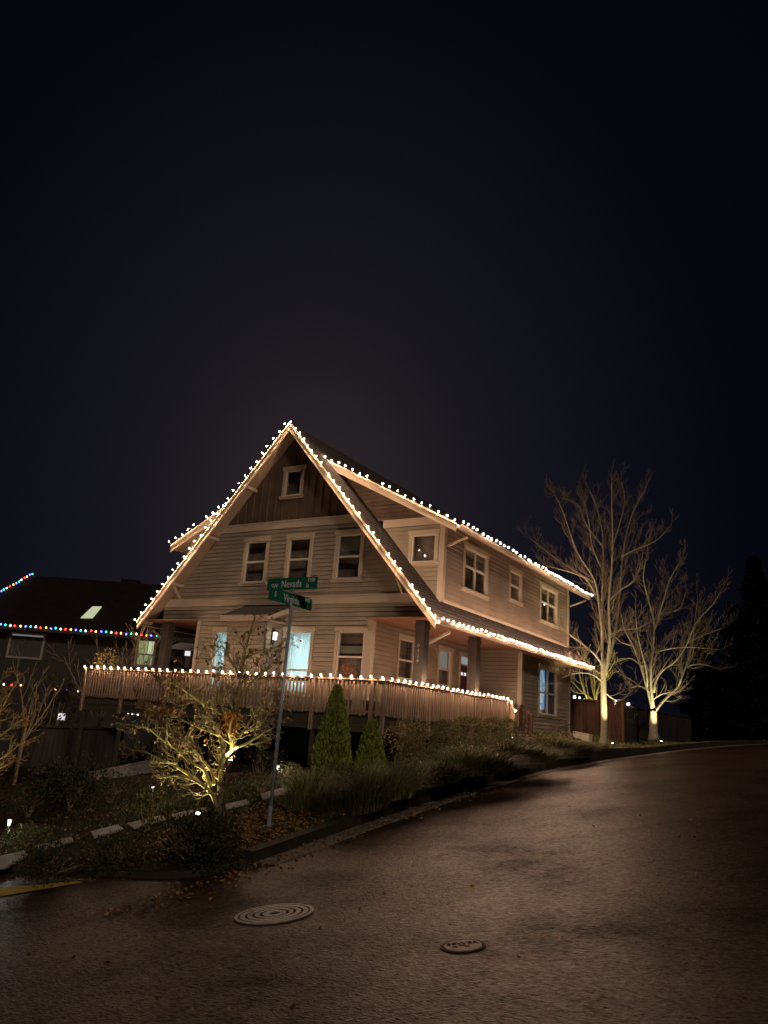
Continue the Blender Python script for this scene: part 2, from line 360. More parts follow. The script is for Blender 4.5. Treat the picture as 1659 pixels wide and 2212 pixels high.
# street manhole covers
def slope_basis(c):
    e = .3; gx = (G(c.x+e, c.y)-G(c.x-e, c.y))/(2*e); gy = (G(c.x, c.y+e)-G(c.x, c.y-e))/(2*e)
    return gx, gy
def ground_frame(c, lift):
    gx, gy = slope_basis(c); z0 = G(c.x, c.y)+lift
    return lambda x, y, z: (c.x+x, c.y+y, z0+gx*x+gy*y+z)
def ring(mb, r0, r1, z0, z1, n=48):
    for k in range(n):
        a, b = 2*math.pi*k/n, 2*math.pi*(k+1)/n
        ca, sa, cb, sb = math.cos(a), math.sin(a), math.cos(b), math.sin(b)
        mb.face([(r0*ca, r0*sa, z1), (r1*ca, r1*sa, z1), (r1*cb, r1*sb, z1), (r0*cb, r0*sb, z1)])
        mb.face([(r1*ca, r1*sa, z0), (r1*cb, r1*sb, z0), (r1*cb, r1*sb, z1), (r1*ca, r1*sa, z1)])
        if r0 > 0: mb.face([(r0*ca, r0*sa, z1), (r0*cb, r0*sb, z1), (r0*cb, r0*sb, z0), (r0*ca, r0*sa, z0)])
c = hit(592, 1977, G); f = ground_frame(c, .003)
t = thing('manhole_cover', 'large round iron manhole cover with concentric rings in the road below the street sign', 'manhole', c)
mb = MB(f); ring(mb, .0, .40, 0, .004); mb.build('cover_base', 'iron_dark', t)
for r0, r1 in ((.365, .40), (.295, .345), (.225, .27), (.155, .195), (.06, .12)):
    mb = MB(f); n = 48
    ring(mb, r0, r1, .003, .016); mb.build('raised_ring', 'iron', t)
def text_mesh(s, size, align='CENTER', sx=1., ext=.002, offset=0.):
    cu = bpy.data.curves.new('t', 'FONT'); cu.body = s; cu.size = size; cu.align_x = align; cu.align_y = 'CENTER'; cu.extrude = ext; cu.resolution_u = 3; cu.offset = offset
    ob = bpy.data.objects.new('t', cu); C.objects.link(ob); bpy.context.view_layer.update()
    dg = bpy.context.evaluated_depsgraph_get(); me = bpy.data.meshes.new_from_object(ob.evaluated_get(dg))
    C.objects.unlink(ob); bpy.data.objects.remove(ob); me.materials.clear()
    for v in me.vertices: v.co.x *= sx
    return me
c = hit(1000, 2047, G); f = ground_frame(c, .003)
t = thing('utility_cover', 'small pale round utility cover with raised lettering in the road', 'utility cover', c)
mb = MB(f); ring(mb, 0, .155, 0, .012); mb.build('cover_plate', 'iron_pale', t)
mb = MB(f); ring(mb, .16, .185, -.01, .008); mb.build('rim', 'iron_dark', t)
def warp_to(me, fn, name, m, parent):
    for v in me.vertices: v.co = Vector(fn(v.co.x, v.co.y, v.co.z))
    me.materials.append(MATS[m]); o = bpy.data.objects.new(name, me); C.objects.link(o)
    o.parent = parent; o.matrix_parent_inverse = wm(parent).inverted(); return o
yaw = math.atan2(.535, .845)
def rotf(fn, yaw, oz):
    def g_(x, y, z): return fn(x*math.cos(yaw)-y*math.sin(yaw), x*math.sin(yaw)+y*math.cos(yaw), z+oz)
    return g_
for s, yy, sz in (('SEWER', .055, .085), ('Z', -.03, .07)):
    if s == 'Z':
        mb = MB(rotf(f, yaw, 0)); mb.box(-.035, .02, -.012, .004, .012, .016); mb.box(.012, .05, -.05, -.035, .012, .016); mb.box(-.09, -.05, -.04, -.03, .012, .016); mb.build('raised_mark', 'iron_dark', t); continue
    me = text_mesh(s, sz, ext=.002)
    for v in me.vertices: v.co.y += yy-.9*v.co.x**2
    warp_to(me, rotf(f, yaw, .014), 'lettering', 'iron_dark', t)

# ------------------------------------------------------------------ house
XC = -15.22; SL = 1.12; ZR = 9.05; Y0 = 18.0; YW = 18.5; YB = 30.55; S = -10.19; SLx = 2*XC-S
XRc = -11.86; XLc = 2*XC-XRc; DZ = .2; SOF = 2.80
house = thing('house', 'tan two storey gabled house outlined with warm string lights, shed dormers on both slopes', 'house', (XC, YW, DZ))
def roofz(x): return ZR-SL*abs(x-XC)
FRONT = lambda Y: (lambda u, o, z: (u, Y-o, z))
RIGHT = lambda X: (lambda u, o, z: (X+o, u, z))
LEFT = lambda X: (lambda u, o, z: (X-o, u, z))
def siding(mf, z0, z1, span, holes=(), ex=.13, proud=.022):
    mb = MB(mf); n = max(1, round((z1-z0)/ex)); h = (z1-z0)/n
    for i in range(n):
        a = z0+i*h; b = a+h; cuts = [a, b]
        for hx in holes:
            for zz in hx[2:]:
                if a+1e-3 < zz < b-1e-3: cuts.append(zz)
        cuts.sort()
        for ca, cb in zip(cuts, cuts[1:]):
            mid = (ca+cb)/2
            for s0, s1 in span:
                la, lb, ra, rb = s0(ca), s0(cb), s1(ca), s1(cb)
                if ra-la < .01 and rb-lb < .01: continue
                segs = [(la, lb, ra, rb)]
                for hx in holes:
                    if hx[2] < mid < hx[3]:
                        new = []
                        for A, B, Cc, D in segs:
                            if hx[1] <= min(A, B) or hx[0] >= max(Cc, D): new.append((A, B, Cc, D)); continue
                            if hx[0] > max(A, B): new.append((A, B, hx[0], hx[0]))
                            if hx[1] < min(Cc, D): new.append((hx[1], hx[1], Cc, D))
                        segs = new
                gr = .014 if cb == b else 0; cb_ = cb-gr; pa = proud*(1-(ca-a)/h)+.004; pb = proud*(1-(cb_-a)/h)+.004
                for A, B, Cc, D in segs:
                    mb.face([(A, pa, ca), (Cc, pa, ca), (D, pb, cb_), (B, pb, cb_)])
                    if gr: mb.face([(B, -.012, cb), (B, pb, cb_), (D, pb, cb_), (D, -.012, cb)])
                    if ca == a: mb.face([(A, -.012, ca), (Cc, -.012, ca), (Cc, pa, ca), (A, pa, ca)])
    return mb
k = lambda v: (lambda z: v)
HN = [0]
def window(mf, a0, a1, z0, z1, parent, cols=1, lit=None, meet=.5, grid_top=False, sill_ext=.05, glint=0, blind=None, single=False, lab=None):
    """a0..a1, z0..z1: outer edge of the casing; returns the opening for the siding"""
    cw = .095; hd = .13; sl = .10
    mb = MB(mf)
    mb.box(a0-.035, a1+.035, 0, .058, z1-hd, z1)                    # head board
    mb.box(a0, a0+cw, 0, .045, z0+sl, z1-hd); mb.box(a1-cw, a1, 0, .045, z0+sl, z1-hd)
    mb.box(a0-sill_ext, a1+sill_ext, 0, .05, z0, z0+sl-.03)         # apron
    mb.box(a0-sill_ext-.02, a1+sill_ext+.02, 0, .085, z0+sl-.03, z0+sl)
    w = mb.build('window', 'trim', parent)
    if lab: w['label'] = lab
    i0, i1, j0, j1 = a0+cw, a1-cw, z0+sl, z1-hd
    mb = MB(mf); f = .045; zm = j0+(j1-j0)*meet
    mb.box(i0, i0+f, -.05, .02, j0, j1); mb.box(i1-f, i1, -.05, .02, j0, j1)
    mb.box(i0+f, i1-f, -.05, .02, j1-f, j1); mb.box(i0+f, i1-f, -.05, .02, j0, j0+f)
    if not single: mb.box(i0+f, i1-f, -.05, .012, zm-.028, zm+.028)
    for c_ in range(1, cols):
        x = i0+(i1-i0)*c_/cols
        if single: mb.box(x-.02, x+.02, -.048, .01, j0+f, j1-f)
        else: mb.box(x-.02, x+.02, -.048, .01, j0+f, zm-.028); mb.box(x-.02, x+.02, -.048, .01, zm+.028, j1-f)
    if grid_top:
        n = 2*cols+1 if cols > 1 else 3
        for c_ in range(1, n+1):
            x = i0+f+(i1-i0-2*f)*c_/(n+1)
            mb.box(x-.006, x+.006, -.046, -.036, zm+.028, j1-f)
        for r in (1, 2):
            z = zm+(j1-zm)*r/3; mb.box(i0+f, i1-f, -.0465, -.0355, z-.006, z+.006)
    s = mb.build('sash', 'sash_white', w)
    mb = MB(mf); mb.box(i0+f, i1-f, -.034, -.03, j0+f, j1-f); mb.build('pane', 'glass', w)
    dp = -.55 if (lit or glint) else -.3
    mb = MB(mf)   # shallow room behind the pane, open to the window
    mb.face([(i0-.1, dp, j0-.1), (i1+.1, dp, j0-.1), (i1+.1, dp, j1+.1), (i0-.1, dp, j1+.1)])
    for u in (i0-.1, i1+.1): mb.face([(u, dp, j0-.1), (u, -.052, j0-.1), (u, -.052, j1+.1), (u, dp, j1+.1)])
    for z in (j0-.1, j1+.1): mb.face([(i0-.1, dp, z), (i1+.1, dp, z), (i1+.1, -.052, z), (i0-.1, -.052, z)])
    mb.build('room', 'interior_light' if lit == 'curtain' else 'interior', w)
    if lit == 'curtain':
        mb = MB(mf); n = 70
        P = []
        for q in range(n+1):
            u = i0+(i1-i0)*q/n; P.append((u, -.16+.03*math.sin(q*.9+1.2*math.sin(q*.13))+.012*math.sin(q*2.3)))
        for q in range(n): mb.face([(P[q][0], P[q][1], j0-.05), (P[q+1][0], P[q+1][1], j0-.05), (P[q+1][0], P[q+1][1], j1+.05), (P[q][0], P[q][1], j1+.05)])
        mb.build('curtain', 'curtain', w, smooth=True)
        li = bpy.data.lights.new('room_lamp', 'AREA'); li.shape = 'RECTANGLE'; li.size = (i1-i0)*.9; li.size_y = (j1-j0)*.8; li.energy = 17; li.color = (.72, .95, 1.)
        lo = bpy.data.objects.new('room_lamp', li); C.objects.link(lo)
        p0 = Vector(mf((i0+i1)/2, dp+.05, (j0+j1)/2)); p1 = Vector(mf((i0+i1)/2, 0, (j0+j1)/2))
        lo.matrix_world = Matrix.Translation(p0) @ (p1-p0).to_track_quat('-Z', 'Z').to_matrix().to_4x4(); lo.parent = w
    if lit == 'blue':
        mb = MB(mf); xm = i0+(i1-i0)*.50
        mb.box(i0-.08, xm, -.13, -.12, j0+.18, j1-.06); mb.build('lit_curtain', 'tv_blue', w)
    if glint:
        mb = MB(mf)
        spots = [(.28, .80), (.42, .74), (.85, .62)] if glint == 3 else [(.62, .66)] if glint == 1 else [(.74, .6), (.40, .74)]
        for a, z in spots:
            mb = MB(mf)
            u = i0+(i1-i0)*a; zz = j0+(j1-j0)*z
            mb.box(u-.018, u+.018, -.32, -.29, zz-.022, zz+.022); mb.box(u-.004, u+.004, -.31, -.30, zz+.022, zz+.10)
            mb.build('pane_glint', 'pane_glint_glow', w)  # glowing box added behind the pane, standing in for a reflection
    if blind:
        mb = MB(mf); b0, b1, mt = blind; z = j0+(j1-j0)*b1
        while z > j0+(j1-j0)*b0:
            mb.box(i0+f, i1-f, -.105, -.085, z-.036, z-.006); z -= .04
        mb.build('blind', mt, w)
    return (i0, i1, j0, j1)
def rect(pa, pb, ax, v):
    a = on(*pa, ax, v); b = on(*pb, ax, v); u = 0 if ax == 1 else 1
    return a[u], b[u], b.z, a.z
FW = FRONT(YW); holes = []
# upper storey front windows
for nm, x0, x1, mt in (('a', -16.97, -15.93, None), ('b', -15.24, -14.20, None), ('c', -13.38, -12.34, (.52, .97, 'blind'))):
    holes.append(window(FW, x0, x1, 3.92, 5.50, house, meet=.5, blind=mt))
# attic window
ha = window(FRONT(YW-.0), -15.67, -14.83, 6.68, 7.77, house, single=True)
# ground floor front
holes.append(window(FW, -17.85, -16.70, .62, 2.62, house, lit='curtain', meet=.36, lab='tall window with pale lit curtain left of the bay'))
holes.append(window(FW, -14.98, -13.84, .62, 2.62, house, lit='curtain', meet=.36, lab='tall window with pale lit curtain right of the bay'))
holes.append(window(FW, -13.08, -11.98, .95, 2.62, house, meet=.5, blind=(.60, .72, 'blind')))
# front siding
zb = SOF
sl_ = lambda z: XC-(ZR-.1-z)/SL; sr_ = lambda z: XC+(ZR-.1-z)/SL
siding(FW, 3.53, 5.72, [(sl_, sr_)], holes).build('front_siding', 'siding', house)
siding(FW, zb, 3.31, [(lambda z: max(sl_(z), SLx), lambda z: min(sr_(z), S))], holes).build('front_siding', 'siding', house)
siding(FW, -.05, zb, [(k(XLc), k(-16.60))], holes).build('front_siding', 'siding', house)
siding(FW, -.05, zb, [(k(-15.04), k(XRc))], holes).build('front_siding', 'siding', house)
# bands
def band(z0, z1, proud=.045, mf=FW, a=None, b=None):
    mb = MB(mf); a0 = a if a is not None else max(sl_(z0), SLx-.0); b0 = b if b is not None else min(sr_(z0), S+.0)
    a1 = a if a is not None else max(sl_(z1), SLx-.0); b1 = b if b is not None else min(sr_(z1), S)
    mb.prism([(a0, 0, z0), (b0, 0, z0), (b1, 0, z1), (a1, 0, z1)], (0, proud, 0))
    mb.prism([(a1-.0, 0, z1), (b1, 0, z1), (b1, 0, z1+.03), (a1, 0, z1+.03)], (0, proud+.025, 0))
    return mb.build('trim_band', 'trim', house)
band(3.30, 3.52); band(5.72, 5.94)
# board and batten gable
mb = MB(FW)
zg = 5.97; A = ha
gl = [(sl_(zg), .0, zg), (sr_(zg), .0, zg)]
mb.face([(sl_(zg), .01, zg), (A[0], .01, zg), (A[0], .01, ZR-.1-SL*abs(A[0]-XC)), ])
mb.face([(A[0], .01, zg), (A[1], .01, zg), (A[1], .01, A[2]), (A[0], .01, A[2])])
mb.face([(A[1], .01, zg), (sr_(zg), .01, zg), (A[1], .01, ZR-.1-SL*abs(A[1]-XC))])
mb.face([(A[0], .01, A[3]), (A[1], .01, A[3]), (A[1], .01, ZR-.1-SL*abs(A[1]-XC)), (XC, .01, ZR-.1), (A[0], .01, ZR-.1-SL*abs(A[0]-XC))])
x = sl_(zg)+.15
while x < sr_(zg)-.1:
    zt = ZR-.12-SL*abs(x-XC)
    if A[0]-.12 < x < A[1]+.12:
        mb.box(x-.02, x+.02, .01, .035, zg, 6.68); mb.box(x-.02, x+.02, .01, .035, 7.77, max(7.8, zt))
    else: mb.box(x-.02, x+.02, .01, .035, zg, zt)
    x += .305
mb.build('board_and_batten', 'brown_siding', house)
# side walls (recessed porch wall, block, dormers)
for side in (1, -1):
    mfw = RIGHT(XRc) if side == 1 else LEFT(XLc); mS = RIGHT(S) if side == 1 else LEFT(SLx)
    if side == 1:
        hs = [window(mfw, 19.93, 21.02, 1.24, 2.64, house, meet=.47, grid_top=True, blind=None, lab='porch window with a grid in its upper sash'),
              window(mfw, 22.46, 23.50, 1.24, 2.60, house, meet=.47, blind=(.5, .97, 'win_grey2'), lab='porch window with lit white blind')] if 'win_grey2' in MATS else None
        if hs is None:
            mat('win_grey2', (.6, .62, .6), .7, .2, 0, emit=(.55, .62, .66), estr=.28)
            hs = [window(mfw, 19.93, 21.02, 1.24, 2.64, house, meet=.47, grid_top=True, lab='porch window with a grid in its upper sash'),
                  window(mfw, 22.46, 23.50, 1.24, 2.60, house, meet=.47, blind=(.5, .97, 'win_grey2'), lab='porch window with lit white blind')]
        hs.append((24.13, 25.10, DZ, 2.42))
        siding(mfw, -.05, SOF, [(k(YW), k(25.5))], hs).build('porch_siding', 'siding_warmlit', house)
        # block at the back: front face and street face
        siding(FRONT(25.5), -.1, SOF, [(k(XRc), k(S))]).build('block_front_siding', 'siding_warmlit', house)
        hb = [window(mS, 27.10, 29.08, .66, 2.52, house, cols=2, lit='blue', meet=.47, lab='tall side window with blue light on its left half')]
        siding(mS, -.25, 2.72, [(k(25.5), k(YB))], hb).build('side_siding', 'siding_warmlit', house)
        for q0, q1 in ((25.5, 25.62), (YB-.12, YB)):
            mb = MB(mS); mb.box(q0, q1, .0, .04, -.25, 2.72); mb.build('corner_board', 'trim', house)
        mb = MB(FRONT(25.5)); mb.box(S-.12, S+.04, 0, .04, -.25, 2.72); mb.build('corner_board', 'trim', house)
    else:
        siding(mfw, -.05, SOF, [(k(YW), k(YB))]).build('porch_siding', 'siding_warmlit', house)
# front corner boards where the wall turns into the porches
for x0, x1 in ((XLc, XLc+.12), (XRc-.12, XRc+.04)):
    mb = MB(FW); mb.box(x0-.02, x1, 0.002, .042, DZ-.2, SOF); mb.build('corner_board', 'trim', house)
mb = MB(RIGHT(XRc)); mb.box(YW-.0, YW+.12, .0, .04, DZ-.2, SOF-.01); mb.build('corner_board', 'trim', house)
# foundation and hidden shell
mb = MB(); mb.box(XLc+.05, XRc-.05, YW+.03, YB-.1, -4.2, -.05); mb.build('foundation', 'foundation', house)
mb = MB(); mb.box(XRc-.02, S-.03, 25.56, YB-.03, -2.5, -.1); mb.build('foundation', 'foundation', house)
mb = MB(); mb.box(SLx+.03, S-.03, YB-.02, YB, -.1, 5.6); mb.prism([(SLx+.4, YB-.02, 5.6), (S-.4, YB-.02, 5.6), (XC, YB-.02, ZR-.3)], (0, .02, 0)); mb.build('back_wall', 'siding', house)
# porch ceilings
mb = MB(); mb.box(XRc, -9.66, Y0+.1, 25.5, SOF, SOF+.03); mb.box(S, -9.66, 25.5, 31.1, 2.70, 2.73); mb.build('porch_ceiling', 'ceiling_wood', house)
mb = MB(); mb.box(-20.8, XLc, Y0+.1, 31., SOF, SOF+.03); mb.build('porch_ceiling', 'ceiling_wood', house)
mb = MB(); mb.lathe((-10.9, 21.2, SOF-.02), [(.0, 0), (.09, 0), (.1, .02)], 16); mb.build('ceiling_light', 'porch_disc', house)
# main roof
YE = 31.15; TH = .10; dxe = 5.62
for sgn in (1, -1):
    mb = MB(); e = XC+sgn*dxe; ze = ZR-SL*dxe
    mb.prism([(XC, Y0, ZR), (e, Y0, ze), (e, Y0, ze-TH), (XC, Y0, ZR-TH)], (0, YE-Y0, 0))
    mb.build('roof', 'shingle', house)
    mb = MB(); t1 = TH+.003; t2 = t1+.03   # soffit under the front overhang
    mb.prism([(XC, Y0+.05, ZR-t1), (e-sgn*.05, Y0+.05, ze-t1+.05*SL), (e-sgn*.05, Y0+.05, ze-t2+.05*SL), (XC, Y0+.05, ZR-t2)], (0, YW-Y0-.06, 0))
    mb.build('soffit', 'soffit', house)
    # rake boards
    for (a, b, yo) in ((.0, .065, .085), (.08, .27, .05)):
        mb = MB(); mb.prism([(XC, Y0-yo, ZR+.02-a), (e+sgn*.02, Y0-yo, ze+.0-a), (e+sgn*.02, Y0-yo, ze-b), (XC, Y0-yo, ZR+.02-b)], (0, yo-.002, 0))
        mb.build('rake_board', 'rake', house)
    # lookouts under the rake
    for dd in (1.55, 2.95, 4.3):
        mb = MB(); x = XC+sgn*dd; z = ZR-SL*dd-TH-.12
        mb.box(x-.045, x+.045, Y0+.0, YW+.02, z-.06, z+.03)
        if dd > 4: mb.beam((x, Y0+.06, z-.08), (x, YW-.03, z-.48), .06, .06, up=(1, 0, 0))
        mb.build('lookout', 'trim', house)
# dormers
DS = .516; DX0, DZ0 = .84, 8.05
DY = 18.95; DW = 19.35; DYE = 31.0; dxd = 5.60
def dz(d): return DZ0-DS*(d-DX0)
for sgn in (1, -1):
    X = lambda d: XC+sgn*d
    mb = MB(); mb.prism([(X(DX0), DY, dz(DX0)), (X(dxd), DY, dz(dxd)), (X(dxd), DY, dz(dxd)-.09), (X(DX0+.1), DY, dz(DX0)-.12)], (0, DYE-DY, 0)); mb.build('dormer_roof', 'shingle', house)
    mb = MB(); mb.prism([(X(1.3), DY+.05, dz(1.3)-.093), (X(dxd-.05), DY+.05, dz(dxd-.05)-.093), (X(dxd-.05), DY+.05, dz(dxd-.05)-.12), (X(1.3), DY+.05, dz(1.3)-.12)], (0, DYE-DY-.1, 0)); mb.build('soffit', 'soffit', house)
    for (a, b, yo) in ((.0, .06, .08), (.075, .25, .045)):
        mb = MB(); mb.prism([(X(DX0), DY-yo, dz(DX0)+.01-a), (X(dxd+.02), DY-yo, dz(dxd)-a), (X(dxd+.02), DY-yo, dz(dxd)-b), (X(DX0+.0), DY-yo, dz(DX0)-b)], (0, yo-.002, 0)); mb.build('rake_board', 'rake', house)
    mf = FRONT(DW)
    lo = lambda z: XC+(ZR-z)/SL if sgn == 1 else XC-5.02
    hi = lambda z: XC+5.03 if sgn == 1 else XC-(ZR-z)/SL
    hd = []
    if sgn == 1: hd = [window(mf, -11.33, -10.34, 4.50, 5.57, house, single=True)]
    siding(mf, 3.43, 5.72, [(lo, hi)], hd).build('dormer_siding', 'siding', house)
    if sgn == 1:
        lo2 = lo; hi2 = lambda z: min(XC+5.03, XC+DX0+(DZ0-.1-z)/DS)
    else:
        hi2 = hi; lo2 = lambda z: max(XC-5.03, XC-DX0-(DZ0-.1-z)/DS)
    siding(mf, 5.95, 7.85, [(lo2, hi2)]).build('dormer_gable_siding', 'brown_siding', house)
    ba, bb = (XC+(ZR-5.75)/SL, XC+5.04) if sgn == 1 else (XC-5.04, XC-(ZR-5.75)/SL)
    band(5.72, 5.92, mf=mf, a=ba, b=bb)
    xs = S if sgn == 1 else SLx; mS = RIGHT(S) if sgn == 1 else LEFT(SLx)
    hw = []
    if sgn == 1:
        hw = [window(mS, 20.63, 22.42, 4.0, 5.50, house, cols=2, grid_top=True, glint=3, meet=.55),
              window(mS, 24.17, 25.30, 4.28, 5.50, house, cols=1, grid_top=True, glint=1, meet=.5),
              window(mS, 27.08, 28.95, 4.0, 5.50, house, cols=2, grid_top=True, glint=2, meet=.55)]
    siding(mS, 3.50, 5.77, [(k(DW), k(30.25))], hw).build('dormer_side_siding', 'siding_warmlit', house)
    mb = MB(mS); mb.box(DW, DW+.12, 0, .04, 3.47, 5.74); mb.box(30.13, 30.25, 0, .04, 3.47, 5.74); mb.box(DW+.12, 30.13, 0, .04, 3.45, 3.53); mb.build('corner_board', 'trim', house)
    mb = MB(mf)
    if sgn == 1: mb.box(S-.13, S+.04, 0, .04, 3.45, 5.72)
    else: mb.box(SLx-.04, SLx+.13, 0, .04, 3.45, 5.72)
    mb.build('corner_board', 'trim', house)
    # back wall of the dormer
    mb = MB(); a, b = sorted((XC+sgn*1.5, xs-sgn*.03)); mb.box(a, b, 30.2, 30.24, 3.4, 5.6); mb.build('dormer_back', 'siding', house)
    # gutters
    def gutter(xe, z, y0, y1, name='gutter'):
        mb = MB(); pr = [(0, 0), (.10, 0), (.125, .10), (.115, .10), (.09, .012), (.012, .012), (.012, .10), (0, .10)]
        mb.prism([(xe+sgn*p, y0, z+q_) for p, q_ in pr], (0, y1-y0, 0)); g_ = mb.build(name, 'gutter_metal', house); fix_normals(g_); return g_
    gutter(XC+sgn*(dxe+.01), ZR-SL*dxe-.12, Y0+.04, YE); gutter(XC+sgn*(dxd+.01), dz(dxd)-.12, DY+.04, DYE)
    xw = xs+sgn*.02; xg = XC+sgn*(dxd+.06); xg2 = XC+sgn*(dxe+.06)
    def spout(pts):
        mb = MB()
        for p, q_ in zip(pts, pts[1:]): mb.beam(p, q_, .075, .055)
        mb.build('downspout', 'gutter_metal', house)
    z5 = dz(dxd)-.12
    spout([(xg, 19.55, z5), (xg, 19.55, z5-.16), (xw+sgn*.05, 19.5, z5-.38)])
    spout([(xw+sgn*.05, 19.49, z5-.36), (xw+sgn*.05, 19.49, 3.5)])
    spout([(xg, 30.6, z5), (xg, 30.6, z5-.1), (xw+sgn*.05, 30.33, z5-.38)]); spout([(xw+sgn*.05, 30.32, z5-.36), (xw+sgn*.05, 30.32, 3.2)])
    z2 = ZR-SL*dxe-.12
    spout([(xg2, 18.75, z2), (xg2, 18.75, z2-.12), (xs+sgn*.06, 18.72, z2-.42)])
# porch posts
for (x, y) in ((S-.15, YW+.15), (S-.15, 22.0), (SLx+.15, YW+.15), (SLx+.15, 22.0), (SLx+.15, 26)):
    mb = MB(); w = .14
    mb.box(x-w, x+w, y-w, y+w, DZ-.02, SOF); mb.box(x-w-.02, x+w+.02, y-w-.02, y+w+.02, SOF-.22, SOF-.1); mb.box(x-w-.025, x+w+.025, y-w-.025, y+w+.025, DZ, DZ+.12)
    p = mb.build('porch_post', 'post_paint', house)
    if (x, y) == (S-.15, YW+.15):
        me = None
        for i_, ch in enumerate('0426'):
            me = text_mesh(ch, .165, sx=1.0, ext=.006, offset=-.002); z0_ = 2.10-.205*i_
            zz = on(918, 1395+10.8*i_, 1, YW).z
            warp_to(me, lambda X_, Y_, Z_, zz=zz: (x-.01+X_*.9, y-w-.008-Z_, zz+Y_*.86), 'house_number', 'number_metal', p)
# front door with transom
mD = RIGHT(XRc)
mb = MB(mD); mb.box(24.05, 24.13, 0, .05, DZ, 2.44); mb.box(25.10, 25.18, 0, .05, DZ, 2.44); mb.box(24.0, 25.22, 0, .06, 2.44, 2.56); mb.box(24.13, 25.10, -.04, .03, 2.12, 2.17)
dfm = mb.build('door_frame', 'trim', house)
mb = MB(mD); mb.box(24.13, 25.10, -.05, -.01, DZ, 2.12); dr = mb.build('door', 'door_red', house)
mb = MB(mD); mb.box(24.22, 24.48, -.012, .0, DZ+.2, 1.2); mb.box(24.72, 24.98, -.012, 0, DZ+.2, 1.2); mb.build('door_panel', 'door_red', dr)
mb = MB(mD)
for q in range(3): mb.box(24.27+q*.24, 24.41+q*.24, -.012, -.002, 1.80, 1.90)
mb.build('door_light', 'win_small', dr)
mb = MB(mD); mb.box(24.13, 25.10, -.03, -.02, 2.17, 2.44); mb.build('transom', 'transom_glow', house)
mb = MB(mD); mb.tube([(25.02, .02, 1.2), (25.02, .05, 1.2)], .03, 10); mb.build('door_handle', 'number_metal', dr)
# bay with its shed hood
bx0, bx1 = -16.62, -15.02; yb = 17.75
siding(FRONT(yb), -.05, 2.78, [(k(bx0+.05), k(bx1-.05))]).build('bay_siding', 'siding', house)
siding(RIGHT(bx1-.05), -.05, 2.95, [(k(yb), k(YW))]).build('bay_siding', 'siding', house)
siding(LEFT(bx0+.05), -.05, 2.95, [(k(yb), k(YW))]).build('bay_siding', 'siding', house)
mb = MB(); mb.prism([(bx0-.12, yb-.2, 2.86), (bx0-.12, YW-.005, 3.27), (bx0-.12, YW-.005, 3.20), (bx0-.12, yb-.2, 2.79)], (bx1-bx0+.24, 0, 0)); mb.build('bay_roof', 'shingle', house)
mb = MB(); mb.box(bx0-.12, bx1+.12, yb-.235, yb-.205, 2.68, 2.85)
for xx in (bx0-.12, bx1+.09): mb.prism([(xx, yb-.2, 2.82), (xx, YW-.005, 3.18), (xx, YW-.005, 3.02), (xx, yb-.2, 2.68)], (.03, 0, 0))
mb.build('bay_fascia', 'trim', house)
mb = MB(); mb.box(bx0-.07, bx1+.07, yb-.2, YW-.03, 2.70, 2.73); mb.build('soffit', 'soffit', house)
# wall lamp on the right side of the bay
mb = MB(RIGHT(bx1-.02)); mb.box(17.98, 18.10, 0, .04, 2.05, 2.5); wl = mb.build('wall_lamp', 'black_plastic', house)
mb = MB(RIGHT(bx1-.02)); mb.box(18.0, 18.08, .05, .13, 2.18, 2.40); mb.build('lamp_glass', 'lens_white', wl)
mb = MB(RIGHT(bx1-.02)); mb.box(17.97, 18.11, .03, .15, 2.40, 2.45); mb.build('lamp_cap', 'black_plastic', wl)
li = bpy.data.lights.new('wall_lamp_light', 'POINT'); li.energy = 2.0; li.color = (1, .95, .85); li.shadow_soft_size = .05
lo = bpy.data.objects.new('wall_lamp_light', li); C.objects.link(lo); lo.location = (bx1+.25, 17.98, 2.28)

# ------------------------------------------------------------------ deck
XR, XL, YD = -10.06, -21.02, 16.38; RT = 1.05
deck = thing('deck', 'raised wooden front deck with slatted redwood railing wrapping the house corner', 'deck', ((XR+XL)/2, YD, DZ))
mb = MB(); x = XL
while x < XR-.06: mb.box(x, x+.135, YD+.06, YW-.03, DZ-.04, DZ); x += .14
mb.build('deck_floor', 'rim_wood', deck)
mb = MB(); mb.box(XRc+.05, XR-.05, YW+.0, 25.45, DZ-.04, DZ); mb.box(SLx, XLc-.05, YW, 26, DZ-.04, DZ); mb.build('porch_floor', 'deck_wood', deck)
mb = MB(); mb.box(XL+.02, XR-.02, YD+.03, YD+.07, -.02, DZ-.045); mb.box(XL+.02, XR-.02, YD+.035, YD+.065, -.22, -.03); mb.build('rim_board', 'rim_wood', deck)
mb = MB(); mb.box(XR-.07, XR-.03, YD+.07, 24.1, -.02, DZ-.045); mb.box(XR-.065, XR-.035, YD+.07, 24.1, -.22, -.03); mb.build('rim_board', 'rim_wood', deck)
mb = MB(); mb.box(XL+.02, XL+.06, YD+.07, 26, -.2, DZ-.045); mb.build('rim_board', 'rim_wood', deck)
fp = [XL+.05, -19.22, -17.4, -15.5, -13.75, -12.13, -10.36]
for x in fp:
    mb = MB(); mb.box(x-.045, x+.045, YD-.05, YD+.03, -.25, RT-.045); mb.build('post', 'deck_wood', deck)
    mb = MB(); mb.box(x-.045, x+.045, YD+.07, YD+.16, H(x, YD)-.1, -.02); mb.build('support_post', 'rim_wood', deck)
rp = [YD+.03, 17.45, 18.75, 20.1, 21.4, 22.7, 24.08]
for y in rp:
    mb = MB(); mb.box(XR-.03, XR+.05, y-.045, y+.045, -.25, RT-.045); mb.build('post', 'deck_wood', deck)
    if y < 22: mb = MB(); mb.box(XR-.16, XR-.07, y-.045+.05, y+.045+.05, H(XR, y)-.1, -.02); mb.build('support_post', 'rim_wood', deck)
